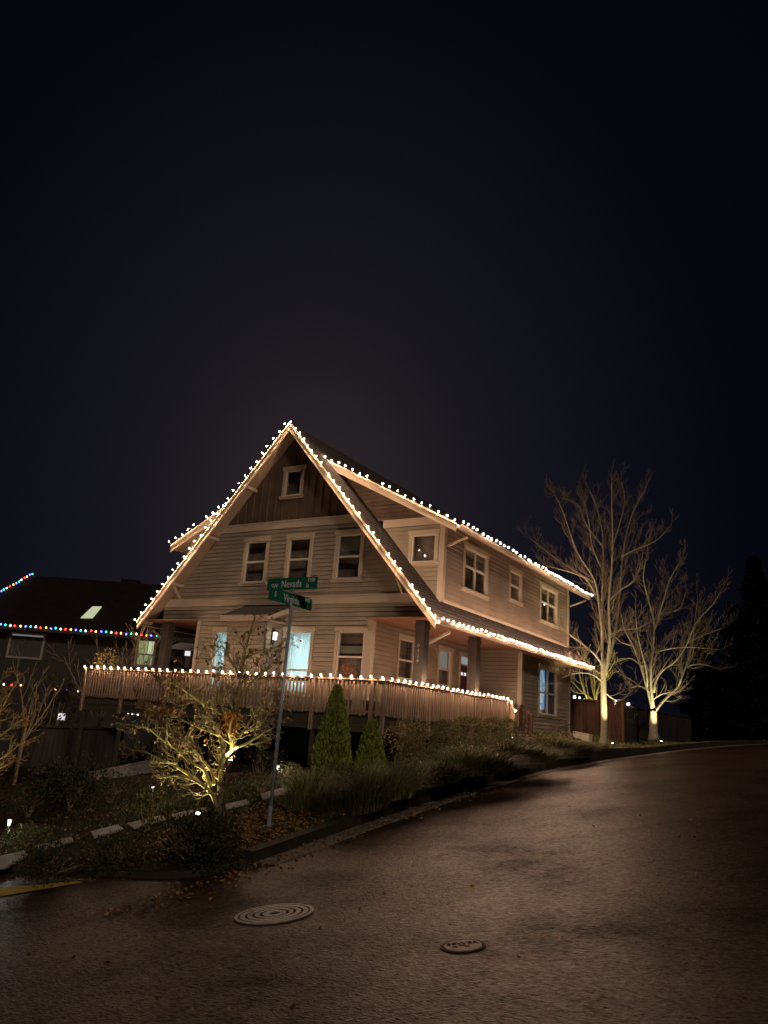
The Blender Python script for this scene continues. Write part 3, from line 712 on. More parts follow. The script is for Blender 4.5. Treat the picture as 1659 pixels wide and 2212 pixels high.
mb = MB(); mb.box(XL-.03, XR+.07, YD-.06, YD+.08, RT-.035, RT); mb.build('top_rail', 'deck_wood', deck)
mb = MB(); mb.box(XR-.07, XR+.07, YD+.082, 24.14, RT-.035, RT); mb.build('top_rail', 'deck_wood', deck)
mb = MB(); mb.box(XL-.03, XL+.1, YD+.082, 20, RT-.035, RT); mb.build('top_rail', 'deck_wood', deck)
def panel_front(a, b):
    mb = MB(); n = max(1, round((b-a)/.118))
    mb.box(a, b, YD-.012, YD+.026, RT-.125, RT-.038)
    for q in range(1, n):
        x = a+(b-a)*q/n; j = random.uniform(-.004, .004)
        mb.box(x-.022+j, x+.022+j, YD-.045, YD-.014, DZ-.02+random.uniform(-.015, .015), RT-.05)
    mb.box(a, b, YD-.008, YD+.022, DZ+.03, DZ+.10)
    mb.build('railing_panel', 'deck_wood', deck)
def panel_side(X_, a, b, sg=1):
    mb = MB(); n = max(1, round((b-a)/.118))
    mb.box(X_-.018, X_+.018, a, b, RT-.125, RT-.038); mb.box(X_-.015, X_+.015, a, b, DZ+.03, DZ+.10)
    for q in range(1, n):
        y = a+(b-a)*q/n; x0, x1 = sorted((X_+sg*.02, X_+sg*.05)); mb.box(x0, x1, y-.022, y+.022, DZ-.02+random.uniform(-.015, .015), RT-.05)
    mb.build('railing_panel', 'deck_wood', deck)
for a, b in zip(fp, fp[1:]): panel_front(a+.05, b-.05)
panel_front(-10.31, XR-.05)
for a, b in zip(rp, rp[1:]): panel_side(XR, a+.05, b-.05)
panel_side(XL, YD+.1, 19.9, -1)
# steps at the end of the side rail, going down towards the street
st = thing('stair', 'short wooden stair with brown handrail beside the side window', 'stairs', (-9.6, 24.7, H(-9.3, 24.7)))
gz = H(-9.1, 24.7)
e1 = on(1112, 1540, 1, 24.13); e2 = on(1151, 1546, 1, 25.35)
ns = 3; 
for q in range(ns):
    zt = DZ-(DZ-gz)*(q+1)/(ns+1); x0 = XR+.02+q*.28
    mb = MB(); mb.box(x0, x0+.30, 24.2, 25.3, zt-.05, zt); mb.build('tread', 'deck_wood', st)
    mb = MB(); mb.box(x0, x0+.02, 24.2, 25.3, gz-.1, zt-.052); mb.build('riser', 'dark_wood', st)
mb = MB(); mb.beam((XR+.06, 24.13, RT-.02), tuple(e1), .12, .04); mb.build('handrail', 'deck_wood', st)
mb = MB(); mb.box(e1.x-.09, e1.x-.0, 24.09, 24.17, H(e1.x, 24.13)-.05, e1.z-.03)
mb.build('newel_post', 'deck_wood', st)
mb = MB()
for q in range(1, 6):
    f_ = q/6; x = XR+.05+(e1.x-XR-.05)*f_; zt = RT+(e1.z-RT)*f_-.04; mb.box(x-.018, x+.018, 24.115, 24.145, zt-.78, zt)
mb.build('baluster_row', 'deck_wood', st)
b0 = on(1126, 1523, 1, 25.35)
mb = MB(); mb.beam(tuple(b0), tuple(e2), .10, .05); mb.build('handrail', 'fence_red', st)
mb = MB(); mb.box(e2.x-.09, e2.x, 25.31, 25.39, H(e2.x, 25.3)-.05, e2.z-.02); mb.box(b0.x-.05, b0.x+.04, 25.31, 25.39, -.2, b0.z-.02); mb.build('newel_post', 'fence_red', st)
mb = MB()
for q in range(1, 5):
    mb.beam((b0.x+.03, 25.35, b0.z-.18*q-.05), (e2.x-.05, 25.35, e2.z-.18*q+.02), .03, .03)
for q in (1, 2):
    f_ = q/3; x = b0.x+(e2.x-b0.x)*f_; zt = b0.z+(e2.z-b0.z)*f_; mb.box(x-.015, x+.015, 25.332, 25.368, zt-.85, zt-.03)
mb.build('baluster_row', 'fence_red', st)

# ------------------------------------------------------------------ string lights
bm = bmesh.new(); bmesh.ops.create_icosphere(bm, subdivisions=1, radius=.0172)
for v in bm.verts: v.co.z *= 1.35
bulb_me = {}
for c_ in ('bulb_warm', 'bulb_bright', 'bulb_red', 'bulb_green', 'bulb_blue', 'bulb_white', 'bulb_amber'):
    me = bpy.data.meshes.new(c_); bm.to_mesh(me); me.materials.append(MATS[c_]); me.polygons.foreach_set('use_smooth', [True]*len(me.polygons)); bulb_me[c_] = me
bm.free()
def string(label, pts, spacing, off, out=(0, 0, 0), miss=(), colors=None, scale=1., jit=.02, group='strings of warm lights on the house'):
    pts = [Vector(p) for p in pts]; t = thing('string_lights', label, 'string lights', pts[0], group)
    off = Vector(off); L_ = [0]
    for a, b in zip(pts, pts[1:]): L_.append(L_[-1]+(b-a).length)
    n = int(L_[-1]/spacing); wire = []
    for i in range(n+1):
        s = i*L_[-1]/n; kx = max(q for q in range(len(pts)-1) if L_[q] <= s+1e-6); p = pts[kx].lerp(pts[kx+1], (s-L_[kx])/(L_[kx+1]-L_[kx]))
        wire.append(p+off*.35+Vector((0, 0, random.uniform(-.008, .008))))
        if i in miss: continue
        o = bpy.data.objects.new('bulb', bulb_me[colors[i % len(colors)] if colors else 'bulb_warm']); C.objects.link(o)
        o.parent = t; o.matrix_parent_inverse = wm(t).inverted()
        o.location = p+off*(1+random.uniform(-.15, .25))+Vector([random.uniform(-jit, jit) for _ in range(3)])
        o.rotation_euler = (random.uniform(-.5, .5), random.uniform(-.5, .5), 0); o.scale = (scale,)*3
    mb = MB(); mb.tube([q_ for a_, b_ in zip(wire, wire[1:]) for q_ in (a_, a_.lerp(b_, .5)-Vector((0, 0, random.uniform(.005, .03))))]+[wire[-1]], .005, 4); mb.build('cord', 'cord', t)
    return t
nl = Vector((-SL, 0, 1)).normalized(); nr = Vector((SL, 0, 1)).normalized()
zt = lambda d: ZR-SL*d
yb_ = Y0-.13
string('warm light string running up the left rake of the big front gable', [(XC-.08, yb_, zt(.08)+.03), (XC-dxe, yb_, zt(dxe)+.01)], .30, nl*.05)
string('warm light string running down the right rake of the big front gable', [(XC+.08, yb_, zt(.08)+.03), (XC+dxe, yb_, zt(dxe)+.01)], .285, nr*.05, miss=(8, 16, 20, 24))
dl = Vector((-DS, 0, 1)).normalized(); drn = Vector((DS, 0, 1)).normalized()
string('warm light string on the left dormer rake', [(XC-2.1, DY-.12, dz(2.1)+.02), (XC-dxd, DY-.12, dz(dxd)+.02)], .30, dl*.06, miss=(8,))
string('warm light string on the right dormer rake', [(XC+DX0, DY-.12, dz(DX0)+.02), (XC+dxd, DY-.12, dz(dxd)+.02)], .31, drn*.06, miss=(7,))
xg = XC+dxd+.16; zg = dz(dxd)-.02
string('warm light string along the upper gutter above the side windows', [(xg, DY+.1, zg), (xg, DYE, zg)], .33, (0, 0, .06), jit=.03)
xg = XC+dxe+.16; zg = ZR-SL*dxe-.02
string('warm light string along the lower gutter over the side porch', [(xg, Y0+.15, zg), (xg, YE, zg)], .29, (0, 0, .05), jit=.025, colors=['bulb_bright'])
string('warm light string along the front rail of the deck', [(XL, YD-.05, RT), (XR, YD-.05, RT)], .30, (0, -.03, .035), jit=.012)
string('warm light string along the side rail of the deck and down the stair rail', [(XR+.06, YD+.25, RT), (XR+.06, 24.05, RT), (e1.x, 24.1, e1.z+.03)], .30, (.03, 0, .035), jit=.012)

# ------------------------------------------------------------------ street sign
pb = hit(580, 1790); px_, py_ = pb.x, pb.y
sg = thing('street_sign', 'galvanised pole with two crossed green street name plates at the garden corner', 'street sign', pb)
mb = MB(); mb.tube([(px_, py_, pb.z-.1), (px_, py_, 1.89)], .030, 16); mb.build('pole', 'galv', sg, smooth=True)
for q0, q1 in ((pb.z-.05, pb.z+.35), (1.83, 1.91), (2.108, 2.19)):
    mb = MB(); mb.tube([(px_, py_, q0), (px_, py_, q1)], .036, 14); mb.build('collar', 'galv', sg)
def plate(a, b, z0, z1, mf, txts, nm):
    mb = MB(mf); r = .025; pts = []
    for cx, cz, a0 in ((b-r, z1-r, 0), (a+r, z1-r, 90), (a+r, z0+r, 180), (b-r, z0+r, 270)):
        for q in range(5): pts.append((cx+r*math.cos(R_(a0+22.5*q)), -.0035, cz+r*math.sin(R_(a0+22.5*q))))
    mb.prism(pts, (0, .007, 0)); p = mb.build('name_plate', 'sign_green', sg); fix_normals(p); p['label'] = nm
    for s, u, z, size, sx in txts:
        me = text_mesh(s, size, sx=sx, ext=.0012, offset=.0018)
        warp_to(me, lambda X_, Y_, Z_: mf(u+X_, .0052+Z_, z+Y_), 'lettering', 'sign_white', p)
nz0, nz1 = 2.18, 2.40
plate(px_-.60, px_+.52, nz0, nz1, FRONT(py_), [('Nevada', px_-.05, 2.285, .185, .82), ('SW', px_-.43, 2.255, .115, .9), ('7100', px_+.385, 2.345, .095, .85), ('St', px_+.31, 2.245, .095, .9)], 'upper green plate reading SW Nevada St 7100')
plate(py_-.64, py_+.58, 1.90, 2.115, RIGHT(px_), [('Virginia', py_-.02, 2.0, .185, .80), ('S', py_-.47, 2.02, .13, .9), ('0450', py_+.44, 2.065, .09, .85), ('Ave', py_+.40, 1.955, .08, .85)], 'lower green plate reading S Virginia 0450')

# ------------------------------------------------------------------ plants
def tube_smooth(pts, k_=3):
    P = [Vector(p) for p in pts]; out = []
    for i in range(len(P)-1):
        p0, p1, p2, p3 = P[max(0, i-1)], P[i], P[i+1], P[min(len(P)-1, i+2)]
        for q in range(k_):
            t = q/k_; out.append(.5*((2*p1)+(-p0+p2)*t+(2*p0-5*p1+4*p2-p3)*t*t+(-p0+3*p1-3*p2+p3)*t**3))
    return out+[P[-1]]
def grow(mb, p, d, L_, r, lvl, rng, up=.15, rmin=.006, spread=.75, kids=5, tips=None, wig=.16, lfac=.55):
    n = 6 if lvl > 1 else 4; pts = [p.copy()]; dirs = []
    q = p.copy(); d = d.normalized()
    for i in range(n):
        d = (d+Vector([rng.gauss(0, wig) for _ in range(3)])+Vector((0, 0, up))).normalized()
        q = q+d*L_/n; pts.append(q.copy()); dirs.append(d.copy())
    rad = [max(rmin*.8, r*(1-.75*i/n)) for i in range(n+1)]
    mb.tube(pts, rad, 6 if r > .03 else 4 if r > .012 else 3, cap=False)
    if tips is not None and lvl <= 1: tips += [(pts[-1], d), (pts[-2], d)]
    if lvl <= 0: return
    for c_ in range(kids):
        f = (c_+.6+rng.uniform(-.3, .3))/kids*.85+.12; i = min(n-1, int(f*n)); b = pts[i].lerp(pts[i+1], f*n-i)
        ax = dirs[i].cross(Vector([rng.gauss(0, 1) for _ in range(3)])).normalized()
        nd = (dirs[i]+ax*spread*rng.uniform(.7, 1.3)).normalized()
        grow(mb, b, nd, L_*lfac*rng.uniform(.6, 1.25)*(1-.35*f), max(rmin, rad[i]*.5), lvl-1, rng, up, rmin, spread, max(2, kids-1), tips, wig, lfac)
def limbed(mb, ml_, pts, r0, r1, rng, step, L0, lvl, rmin, spread=.7, up=.18, start=.15, kids=5, tips=None, taperL=.5, wig=.14, lfac=.55):
    P = tube_smooth(pts, 4); n = len(P); rad = [r0+(r1-r0)*(i/(n-1))**.8 for i in range(n)]
    ml_.tube(P, rad, 8 if r0 > .05 else 6, cap=True)
    Ls = [0]
    for a, b in zip(P, P[1:]): Ls.append(Ls[-1]+(b-a).length)
    s = Ls[-1]*start
    while s < Ls[-1]:
        i = max(q for q in range(n-1) if Ls[q] <= s); d = (P[i+1]-P[i]).normalized(); b = P[i].lerp(P[i+1], (s-Ls[i])/(Ls[i+1]-Ls[i]+1e-9))
        ax = d.cross(Vector([rng.gauss(0, 1) for _ in range(3)])).normalized(); nd = (d+ax*spread*rng.uniform(.8, 1.5)).normalized()
        f = s/Ls[-1]; grow(mb, b, nd, L0*(1-taperL*f)*rng.uniform(.6, 1.3), max(rmin, rad[i]*.45), lvl, rng, up, rmin, spread, kids, tips, wig, lfac)
        s += step*rng.uniform(.6, 1.4)
    grow(mb, P[-1], (P[-1]-P[-2]), L0*.7, r1, lvl, rng, up, rmin, spread, kids, tips, wig, lfac)
def leaf(mb, p, d, size, rng, w=.55):
    d = d.normalized(); s = d.cross(Vector([rng.gauss(0, 1) for _ in range(3)])).normalized(); nn = d.cross(s)
    a = p; b = p+d*size*.5+s*size*w*.5+nn*size*.08; c_ = p+d*size; e = p+d*size*.5-s*size*w*.5+nn*size*.08
    mb.face([tuple(a), tuple(b), tuple(c_), tuple(e)])
def pxpt(x, y, base, off=0):
    """point seen at pixel (x,y) on the vertical plane through base that faces the road; off = metres behind it"""
    n = Vector((-.535, .845, 0)); b = Vector((base.x, base.y, 0))+n*off; d = Vector(ray(x, y)); t_ = b.dot(n)/d.dot(n); return d*t_
def z6(x, y): return 1097.4+x*.3501, 936+y*.3501
def z3(x, y): return 161.4+x*.3113, 1258.8+y*.3113
def bare_tree(name, label, base, trunk, limbs, zf, r0, mt, tm, seed, step, L0, lvl, rmin, kids, twig_mat, group=None, limb_mat=None, **kw):
    rng = random.Random(seed); t = thing(name, label, 'tree', base, group)
    mb = MB(); tp = [base-Vector((0, 0, .1))]+[pxpt(*zf(*p), base) for p in trunk]
    P = tube_smooth(tp, 4); mb.tube(P, [r0*(1.25 if i < 2 else 1)*(1-.35*i/len(P)) for i in range(len(P))], 12); mb.build('trunk', tm, t, smooth=True)
    tips = []; mb = MB(); ml_ = MB()
    for L_ in limbs:
        r = L_[0]; pts = L_[1]; off = L_[2]; n = len(pts)
        P = [pxpt(*zf(*p), base, off*(i/(n-1))) for i, p in enumerate(pts)]
        limbed(mb, ml_, P, r, max(rmin, r*.3), rng, step, L0, lvl, rmin, kids=kids, tips=tips, **kw)
    ml_.build('limbs', limb_mat or twig_mat, t, smooth=True); mb.build('twigs', twig_mat, t, smooth=True)
    return t, tips
T1 = Vector(on(1303, 1604, 0, -8.5)); T1.z = min(T1.z, T1.z)
T2 = depth(1412, 1594, 1.0); T2 = T2*(34/T2.y)
def fitground(b):  # small mound so the trunk stands in soil
    return b
limbs1 = [
 (0.068, [(590, 1560), (583, 1400), (580, 1200), (585, 900), (585, 620), (540, 440), (505, 360)], .4),
 (0.068, [(597, 1500), (628, 1290), (622, 1050), (645, 740), (640, 460), (640, 300)], -.5),
 (0.060, [(600, 1480), (640, 1330), (680, 1100), (710, 740), (765, 500), (845, 350)], .9),
 (0.048, [(582, 1250), (560, 1050), (530, 900), (425, 730), (345, 500), (300, 400)], -.9),
 (0.044, [(585, 1440), (540, 1370), (460, 1300), (380, 1240), (320, 1190)], -1.1),
 (0.036, [(620, 1250), (690, 1215), (790, 1205), (870, 1170)], .9),
 (0.032, [(530, 920), (430, 860), (320, 790), (200, 700), (140, 650)], .6),
 (0.032, [(540, 1000), (480, 900), (360, 850), (240, 820)], -.4),
 (0.032, [(625, 1030), (690, 970), (780, 905), (820, 800)], -.8),
 (0.032, [(700, 760), (780, 720), (900, 670), (980, 600)], .6),
 (0.028, [(590, 1540), (520, 1490), (430, 1480), (330, 1510)], -.8),
 (0.028, [(590, 1500), (500, 1440), (420, 1430), (340, 1440)], .7),
 (0.024, [(600, 1600), (650, 1640), (710, 1640), (760, 1590)], .5),
 (0.032, [(585, 700), (480, 560), (430, 440), (330, 400)], 1.0),
 (0.032, [(645, 700), (700, 520), (720, 400), (700, 300)], 1.1),
 (0.032, [(585, 850), (520, 700), (500, 560), (465, 400)], -1.),
]
t1, _ = bare_tree('bare_street_tree', 'taller bare tree lit from below, nearer the house corner', T1, [(593, 1800), (590, 1650), (588, 1500), (586, 1400)], limbs1, z6, .135, 'bark_pale', 'bark_pale', 11, .20, 1.25, 2, .0046, 5, 'bark_twig', 'bare trees lit from below by the road', limb_mat='bark_pale', spread=.62, up=.16, lfac=.5)
limbs2 = [
 (0.068, [(890, 1700), (865, 1600), (820, 1440), (770, 1310), (720, 1210), (700, 1120)], .5),
 (0.064, [(897, 1690), (880, 1500), (902, 1200), (875, 1060), (835, 900), (850, 780)], -.6),
 (0.060, [(912, 1710), (960, 1650), (1055, 1555), (1090, 1450), (1180, 1425), (1260, 1440)], .8),
 (0.048, [(900, 1600), (915, 1520), (960, 1460), (1040, 1400), (1110, 1290), (1160, 1170), (1260, 1060), (1310, 980)], -.8),
 (0.040, [(900, 1200), (960, 1120), (1060, 1080), (1095, 980)], .8),
 (0.040, [(860, 1560), (850, 1450), (800, 1250), (790, 1140)], -.8),
 (0.036, [(1055, 1555), (1130, 1340), (1150, 1180), (1170, 1020)], 1.1),
 (0.036, [(905, 1210), (950, 1060), (1000, 900), (1060, 800)], -.9),
 (0.032, [(905, 1350), (1000, 1330), (1110, 1320), (1240, 1330)], -1.1),
 (0.032, [(830, 1440), (760, 1390), (700, 1400), (640, 1430)], 1.1),
 (0.028, [(770, 1310), (700, 1290), (640, 1230), (600, 1150)], .6),
 (0.028, [(900, 1640), (950, 1610), (1000, 1600)], -.8),
 (0.028, [(880, 1600), (820, 1560), (760, 1570)], .8),
 (0.028, [(1110, 1290), (1220, 1240), (1330, 1200)], .5),
]
t2, _ = bare_tree('bare_street_tree', 'shorter bare tree with a wide V fork lit from below, farther up the road', T2, [(897, 1800), (896, 1760), (896, 1710)], limbs2, z6, .19, 'bark_pale', 'bark_pale', 23, .23, 1.4, 2, .0054, 5, 'bark_twig', 'bare trees lit from below by the road', limb_mat='bark_pale', spread=.65, up=.14, lfac=.5)
# third small mossy tree behind the fence by the corner
T3 = Vector(on(1262, 1590, 1, 33.5)); 
limbs3 = [(.07, [(545, 1660), (520, 1560), (505, 1480), (470, 1400)], .4), (.06, [(540, 1650), (560, 1560), (600, 1500), (640, 1440)], -.4), (.05, [(530, 1650), (450, 1590), (400, 1540), (330, 1500)], .5), (.05, [(490, 1640), (460, 1560), (440, 1480), (460, 1410)], -.5)]
t3, _ = bare_tree('small_bare_tree', 'small mossy bare tree glowing yellow behind the reddish fence', T3, [(548, 1780), (548, 1700)], limbs3, z6, .09, 'bark_moss_lit', 'bark_moss_lit', 5, .3, 1.0, 2, .009, 4, 'bark_moss_lit', spread=.8, up=.1)
# front maple
MBs = hit(472, 1785)
limbsM = [
 (.045, [(982, 1560), (965, 1490), (920, 1430), (850, 1380), (760, 1345), (690, 1340), (600, 1350)], -.5),
 (.030, [(850, 1375), (760, 1310), (650, 1250), (560, 1210), (480, 1170), (400, 1160)], .6),
 (.034, [(940, 1420), (900, 1300), (800, 1245), (730, 1170), (690, 1090), (655, 990), (590, 930)], -.3),
 (.034, [(965, 1400), (950, 1310), (870, 1210), (800, 1130), (790, 1060), (830, 1000)], .4),
 (.050, [(1012, 1500), (1010, 1350), (1028, 1180), (1000, 1060), (950, 960), (900, 850), (840, 760)], .4),
 (.048, [(1015, 1300), (1040, 1210), (1085, 1160), (1085, 1080), (1075, 1000), (1130, 800), (1150, 650), (1172, 530), (1200, 400), (1240, 270)], -.2),
 (.036, [(1088, 1110), (1170, 1035), (1235, 930), (1300, 850)], .5),
 (.034, [(1080, 1160), (1180, 1120), (1280, 1060), (1370, 1010)], -.5),
 (.028, [(1075, 1000), (1030, 900), (1000, 760), (960, 640)], .5),
 (.026, [(1130, 800), (1220, 700), (1300, 620), (1380, 560)], .5),
 (.024, [(1150, 650), (1080, 540), (1020, 440), (960, 520)], -.5),
 (.026, [(1000, 1060), (880, 1010), (760, 960), (620, 880), (520, 840)], .6),
 (.024, [(730, 1170), (620, 1100), (520, 1020), (440, 1000)], -.6),
 (.024, [(1180, 1035), (1290, 980), (1360, 880), (1400, 780)], -.6),
 (.024, [(900, 850), (780, 760), (680, 700), (600, 680)], -.4),
 (.022, [(1172, 530), (1260, 490), (1340, 470), (1410, 440)], -.3),
]
tips = []
tM, tips = bare_tree('maple_tree', 'small twisted maple lit from below, with a few red leaves, beside the sign', MBs, [(1010, 1600), (1008, 1500), (1010, 1380)], limbsM, z3, .062, 'bark_grey', 'bark_grey', 31, .075, .56, 2, .0042, 4, 'twig', limb_mat='bark_moss_lit', spread=.85, up=.07, wig=.24, lfac=.62)
mb = MB(); tp = [hit(466, 1788)-Vector((0, 0, .08))]+[pxpt(*z3(*p), MBs) for p in ((985, 1640), (982, 1560), (965, 1490))]
mb.tube(tube_smooth(tp, 4), .036, 10); mb.build('trunk', 'bark_moss_lit', tM, smooth=True)
rng = random.Random(3); mr = MB(); mo = MB(); my = MB()
for p, d in tips:
    X_, Y_ = proj_ = (lambda q: (829.5+FPX*(Vector(CR).dot(q))/(Vector(CF).dot(q)), 1106-FPX*(Vector(CU).dot(q))/(Vector(CF).dot(q))))(p)
    u, v = (X_-161.4)/.3113, (Y_-1258.8)/.3113
    pr = .75 if (u < 820 and v < 930) else .12
    if ((u-1100)**2+(v-960)**2) < 80**2: 
        for _ in range(1): leaf(mo, p+Vector([rng.gauss(0, .03) for _ in range(3)]), Vector((rng.gauss(0, .4), rng.gauss(0, .4), -1)), .075, rng)
    elif rng.random() < .12: leaf(my, p, Vector((rng.gauss(0, .6), rng.gauss(0, .6), -.5)), rng.uniform(.035, .06), rng, .7)
    elif rng.random() < pr*.5:
        leaf(mr, p, Vector((rng.gauss(0, .6), rng.gauss(0, .6), -.8)), rng.uniform(.05, .085), rng, .7)
for _ in range(18):
    p = pxpt(*z3(rng.uniform(1050, 1140), rng.uniform(900, 980)), MBs, rng.uniform(-.1, .1)); leaf(mo, p, Vector((rng.gauss(0, .4), rng.gauss(0, .4), -1)), .085, rng)
for _ in range(16):
    p = pxpt(*z3(rng.uniform(985, 1060), rng.uniform(930, 1030)), MBs, rng.uniform(-.1, .1)); leaf(mo, p, Vector((rng.gauss(0, .4), rng.gauss(0, .4), -1)), .07, rng)
mr.build('leaves', 'lv_rust', tM); mo.build('leaves', 'leaf_orange', tM); my.build('leaves', 'lv_gold', tM)

def shrub(name, label, base, h, w, lm, seed, n=1400, ls=.055, cat='shrub', shape='round', stems=6, group=None, lift=0., stem_mat='twig', density_top=True):
    rng = random.Random(seed); t = thing(name, label, cat, base, group); mb = MB(); ml = MB()
    cl = []
    for i in range(stems):
        a = rng.uniform(0, 6.28); rr = w*.5*rng.uniform(.2, .75); top = base+Vector((math.cos(a)*rr, math.sin(a)*rr, lift+h*rng.uniform(.45, .8)))
        mid = base.lerp(top, .45)+Vector((rng.gauss(0, .03), rng.gauss(0, .03), 0)); P = tube_smooth([base-Vector((0, 0, .05)), mid, top], 3)
        mb.tube(P, [.018*(1-.6*q/len(P))*min(1.5, h) for q in range(len(P))], 5); cl.append(top)
        for _ in range(3):
            d = Vector((rng.gauss(0, 1), rng.gauss(0, 1), .7)).normalized(); e = mid+d*w*.3; mb.tube([mid, e], [.007, .004], 3); cl.append(e)
    mb.build('stems', stem_mat, t)
    if shape in ('round', 'sphere'):
        K = [(Vector((rng.gauss(0, .22)*w, rng.gauss(0, .22)*w, lift+h*rng.uniform(.3, .85))), rng.uniform(.16, .3)*w) for _ in range(14)]
        if lm: 
            for _ in range(n):
                c_, r = rng.choice(K); d = Vector([rng.gauss(0, 1) for _ in range(3)]).normalized(); p = base+c_+d*r*rng.uniform(.6, 1.05)
                p.z = max(p.z, base.z+.02)
                leaf(ml, p, (d+Vector((0, 0, .5))+Vector([rng.gauss(0, .5) for _ in range(3)])), ls*rng.uniform(.6, 1.3), rng)
    elif shape == 'clipped':
        for _ in range(n):
            d = Vector([rng.gauss(0, 1) for _ in range(3)]).normalized(); m_ = max(abs(d.x), abs(d.y), abs(d.z)); q = d/m_*.62+d*.38
            q = q*rng.choice((1, .98, .9, .8)); wob = 1+.08*noise.noise(d*2.5+Vector((seed, 0, 0)))
            p = base+Vector((q.x*w*.5*wob, q.y*w*.5*wob, h*.5+q.z*h*.5*wob)); leaf(ml, p, d+Vector([rng.gauss(0, .6) for _ in range(3)]), ls*rng.uniform(.7, 1.3), rng)
    elif shape == 'cone':
        for _ in range(n):
            f = rng.random()**1.3; a = rng.uniform(0, 6.28); bw = (1-f)**.62*(1+.14*noise.noise(Vector((math.cos(a)*1.5, math.sin(a)*1.5, f*5+seed))))
            if f < .12: bw *= .75+f*2
            rr = w*.5*bw*rng.choice((1, 1, .93, .8)); p = base+Vector((math.cos(a)*rr, math.sin(a)*rr, h*f*.97))
            leaf(ml, p, Vector((math.cos(a)*.35, math.sin(a)*.35, 1))+Vector([rng.gauss(0, .22) for _ in range(3)]), ls*rng.uniform(.7, 1.4), rng, .4)
        bb = MB(); prof = [(w*.40*(1-q/12)**.62, h*.93*q/12) for q in range(12)]+[(.01, h*.93)]
        bb.lathe(base, prof, 14); bb.build('inner_foliage', 'leaf_cypress', t, smooth=True)
    ml.build('foliage', lm, t); return t
def Hv(x, y): return Vector((x, y, H(x, y)))
# evergreens
shrub('cypress', 'tall narrow evergreen cypress in front of the deck railing', Hv(*on(711, 1700, 1, 14.6).xy), on(722, 1480, 1, 14.6).z-Hv(*on(711, 1700, 1, 14.6).xy).z, .92, 'lv_cypress', 1, 9000, .085, 'conifer', 'cone', group='conical evergreens')
shrub('cypress', 'shorter narrow evergreen cypress right of the tall one', Hv(*on(795, 1700, 1, 14.9).xy), on(797, 1554, 1, 14.9).z-Hv(*on(795, 1700, 1, 14.9).xy).z, .72, 'lv_cypress', 2, 5500, .08, 'conifer', 'cone', group='conical evergreens')
# gold leaved shrub and clipped hedges
q = hit(888, 1662); shrub('shrub', 'loose shrub with small pale golden leaves below the deck corner', q, 1.05, 1.15, 'lv_gold', 4, 2600, .06, stems=9)
def hedge(cx, by, ty, wpx, label, seed, dep):
    p = depth(cx, by, dep); w = wpx/FPX*dep*.9; base = Vector((p.x, p.y, H(p.x, p.y))); tz = depth(cx, ty, dep).z
    return shrub('clipped_shrub', label, base, max(.4, tz-base.z), w, 'lv_hedge', seed, 4200, .042, shape='clipped', stems=5, group='clipped round shrubs along the deck')
hedge(958, 1650, 1557, 58, 'nearest clipped shrub, standing beside the golden leaved shrub', 6, 17.9)
hedge(1010, 1640, 1549, 64, 'second clipped shrub along the side rail of the deck', 7, 19.2)
hedge(1062, 1620, 1552, 50, 'third clipped shrub along the side rail of the deck', 8, 20.6)
hedge(1096, 1610, 1553, 40, 'farthest and smallest clipped shrub beside the stair', 9, 21.8)
def grass(name, label, base, h, spread, n, m_, seed, cat='ornamental grass', group=None, w=.008):
    n = int(n*1.7); w *= .62
    rng = random.Random(seed); t = thing(name, label, cat, base, group); mb = MB()
    for _ in range(n):
        a = rng.uniform(0, 6.28); r0 = spread*.36*rng.random()**.7; p = base+Vector((math.cos(a)*r0, math.sin(a)*r0, 0)); p.z = H(p.x, p.y)-.02
        out = Vector((math.cos(a+rng.gauss(0, .5)), math.sin(a+rng.gauss(0, .5)), 0)); hh = h*rng.uniform(.35, 1.2)*(1-.35*(r0/(spread*.36))**2); sp = spread*.5*rng.uniform(.2, 1.35)
        s_ = Vector((-out.y, out.x, 0)); prev = None; K = 5
        for i in range(K+1):
            f = i/K; c_ = p+out*sp*f**1.8+Vector((0, 0, hh*(f-.38*f**3))); ww = w*(1-f*.85); cur = (c_-s_*ww, c_+s_*ww)
            if prev: mb.face([tuple(prev[0]), tuple(prev[1]), tuple(cur[1]), tuple(cur[0])])
            prev = cur
    mb.build('blades', m_, t); return t
gg = 'ornamental grasses in the roadside bed'
grass('grass_clump', 'large pale arching grass clump at the foot of the tall cypress', hit(668, 1740), 1.0, 1.25, 900, 'lv_grass', 1, group=gg, w=.009)
grass('grass_clump', 'arching grass clump just right of the biggest one, leaning over the timber edge', hit(722, 1755), .75, .9, 500, 'lv_drygrass', 2, group=gg)
grass('grass_clump', 'dark grass clump at the foot of the short cypress', hit(790, 1745), 1.05, 1.1, 700, 'lv_drygrass', 3, group=gg)
grass('grass_clump', 'upright grass clump right of the short cypress', hit(850, 1720), .95, 1.1, 700, 'lv_grass', 4, group=gg)
grass('grass_clump', 'grass clump below the golden leaved shrub', hit(885, 1690), .55, .9, 450, 'lv_drygrass', 5, group=gg)
GP = [(958, 1686, .55, 1.0), (1005, 1672, .85, 1.6), (1062, 1668, .60, 1.3), (1100, 1650, .80, 1.7), (1150, 1645, .55, 1.5), (1190, 1628, .75, 1.8), (1240, 1626, .50, 1.5), (1275, 1618, .40, 1.4)]
GL = ['grass clump where the tallest timber edging begins', 'grass clump in front of the second clipped shrub', 'grass clump below the third clipped shrub', 'grass clump in front of the stair', 'grass clump below the lit corner of the back block', 'grass clump in front of the tall side window', 'grass clump in front of the house back corner', 'grass clump nearest the taller bare tree']
for i, (x, y, h_, w_) in enumerate(GP): grass('grass_clump', GL[i], hit(x, y), h_, w_, 900, 'lv_grass' if i % 3 == 1 else 'lv_drygrass', 20+i, group=gg, w=.012)
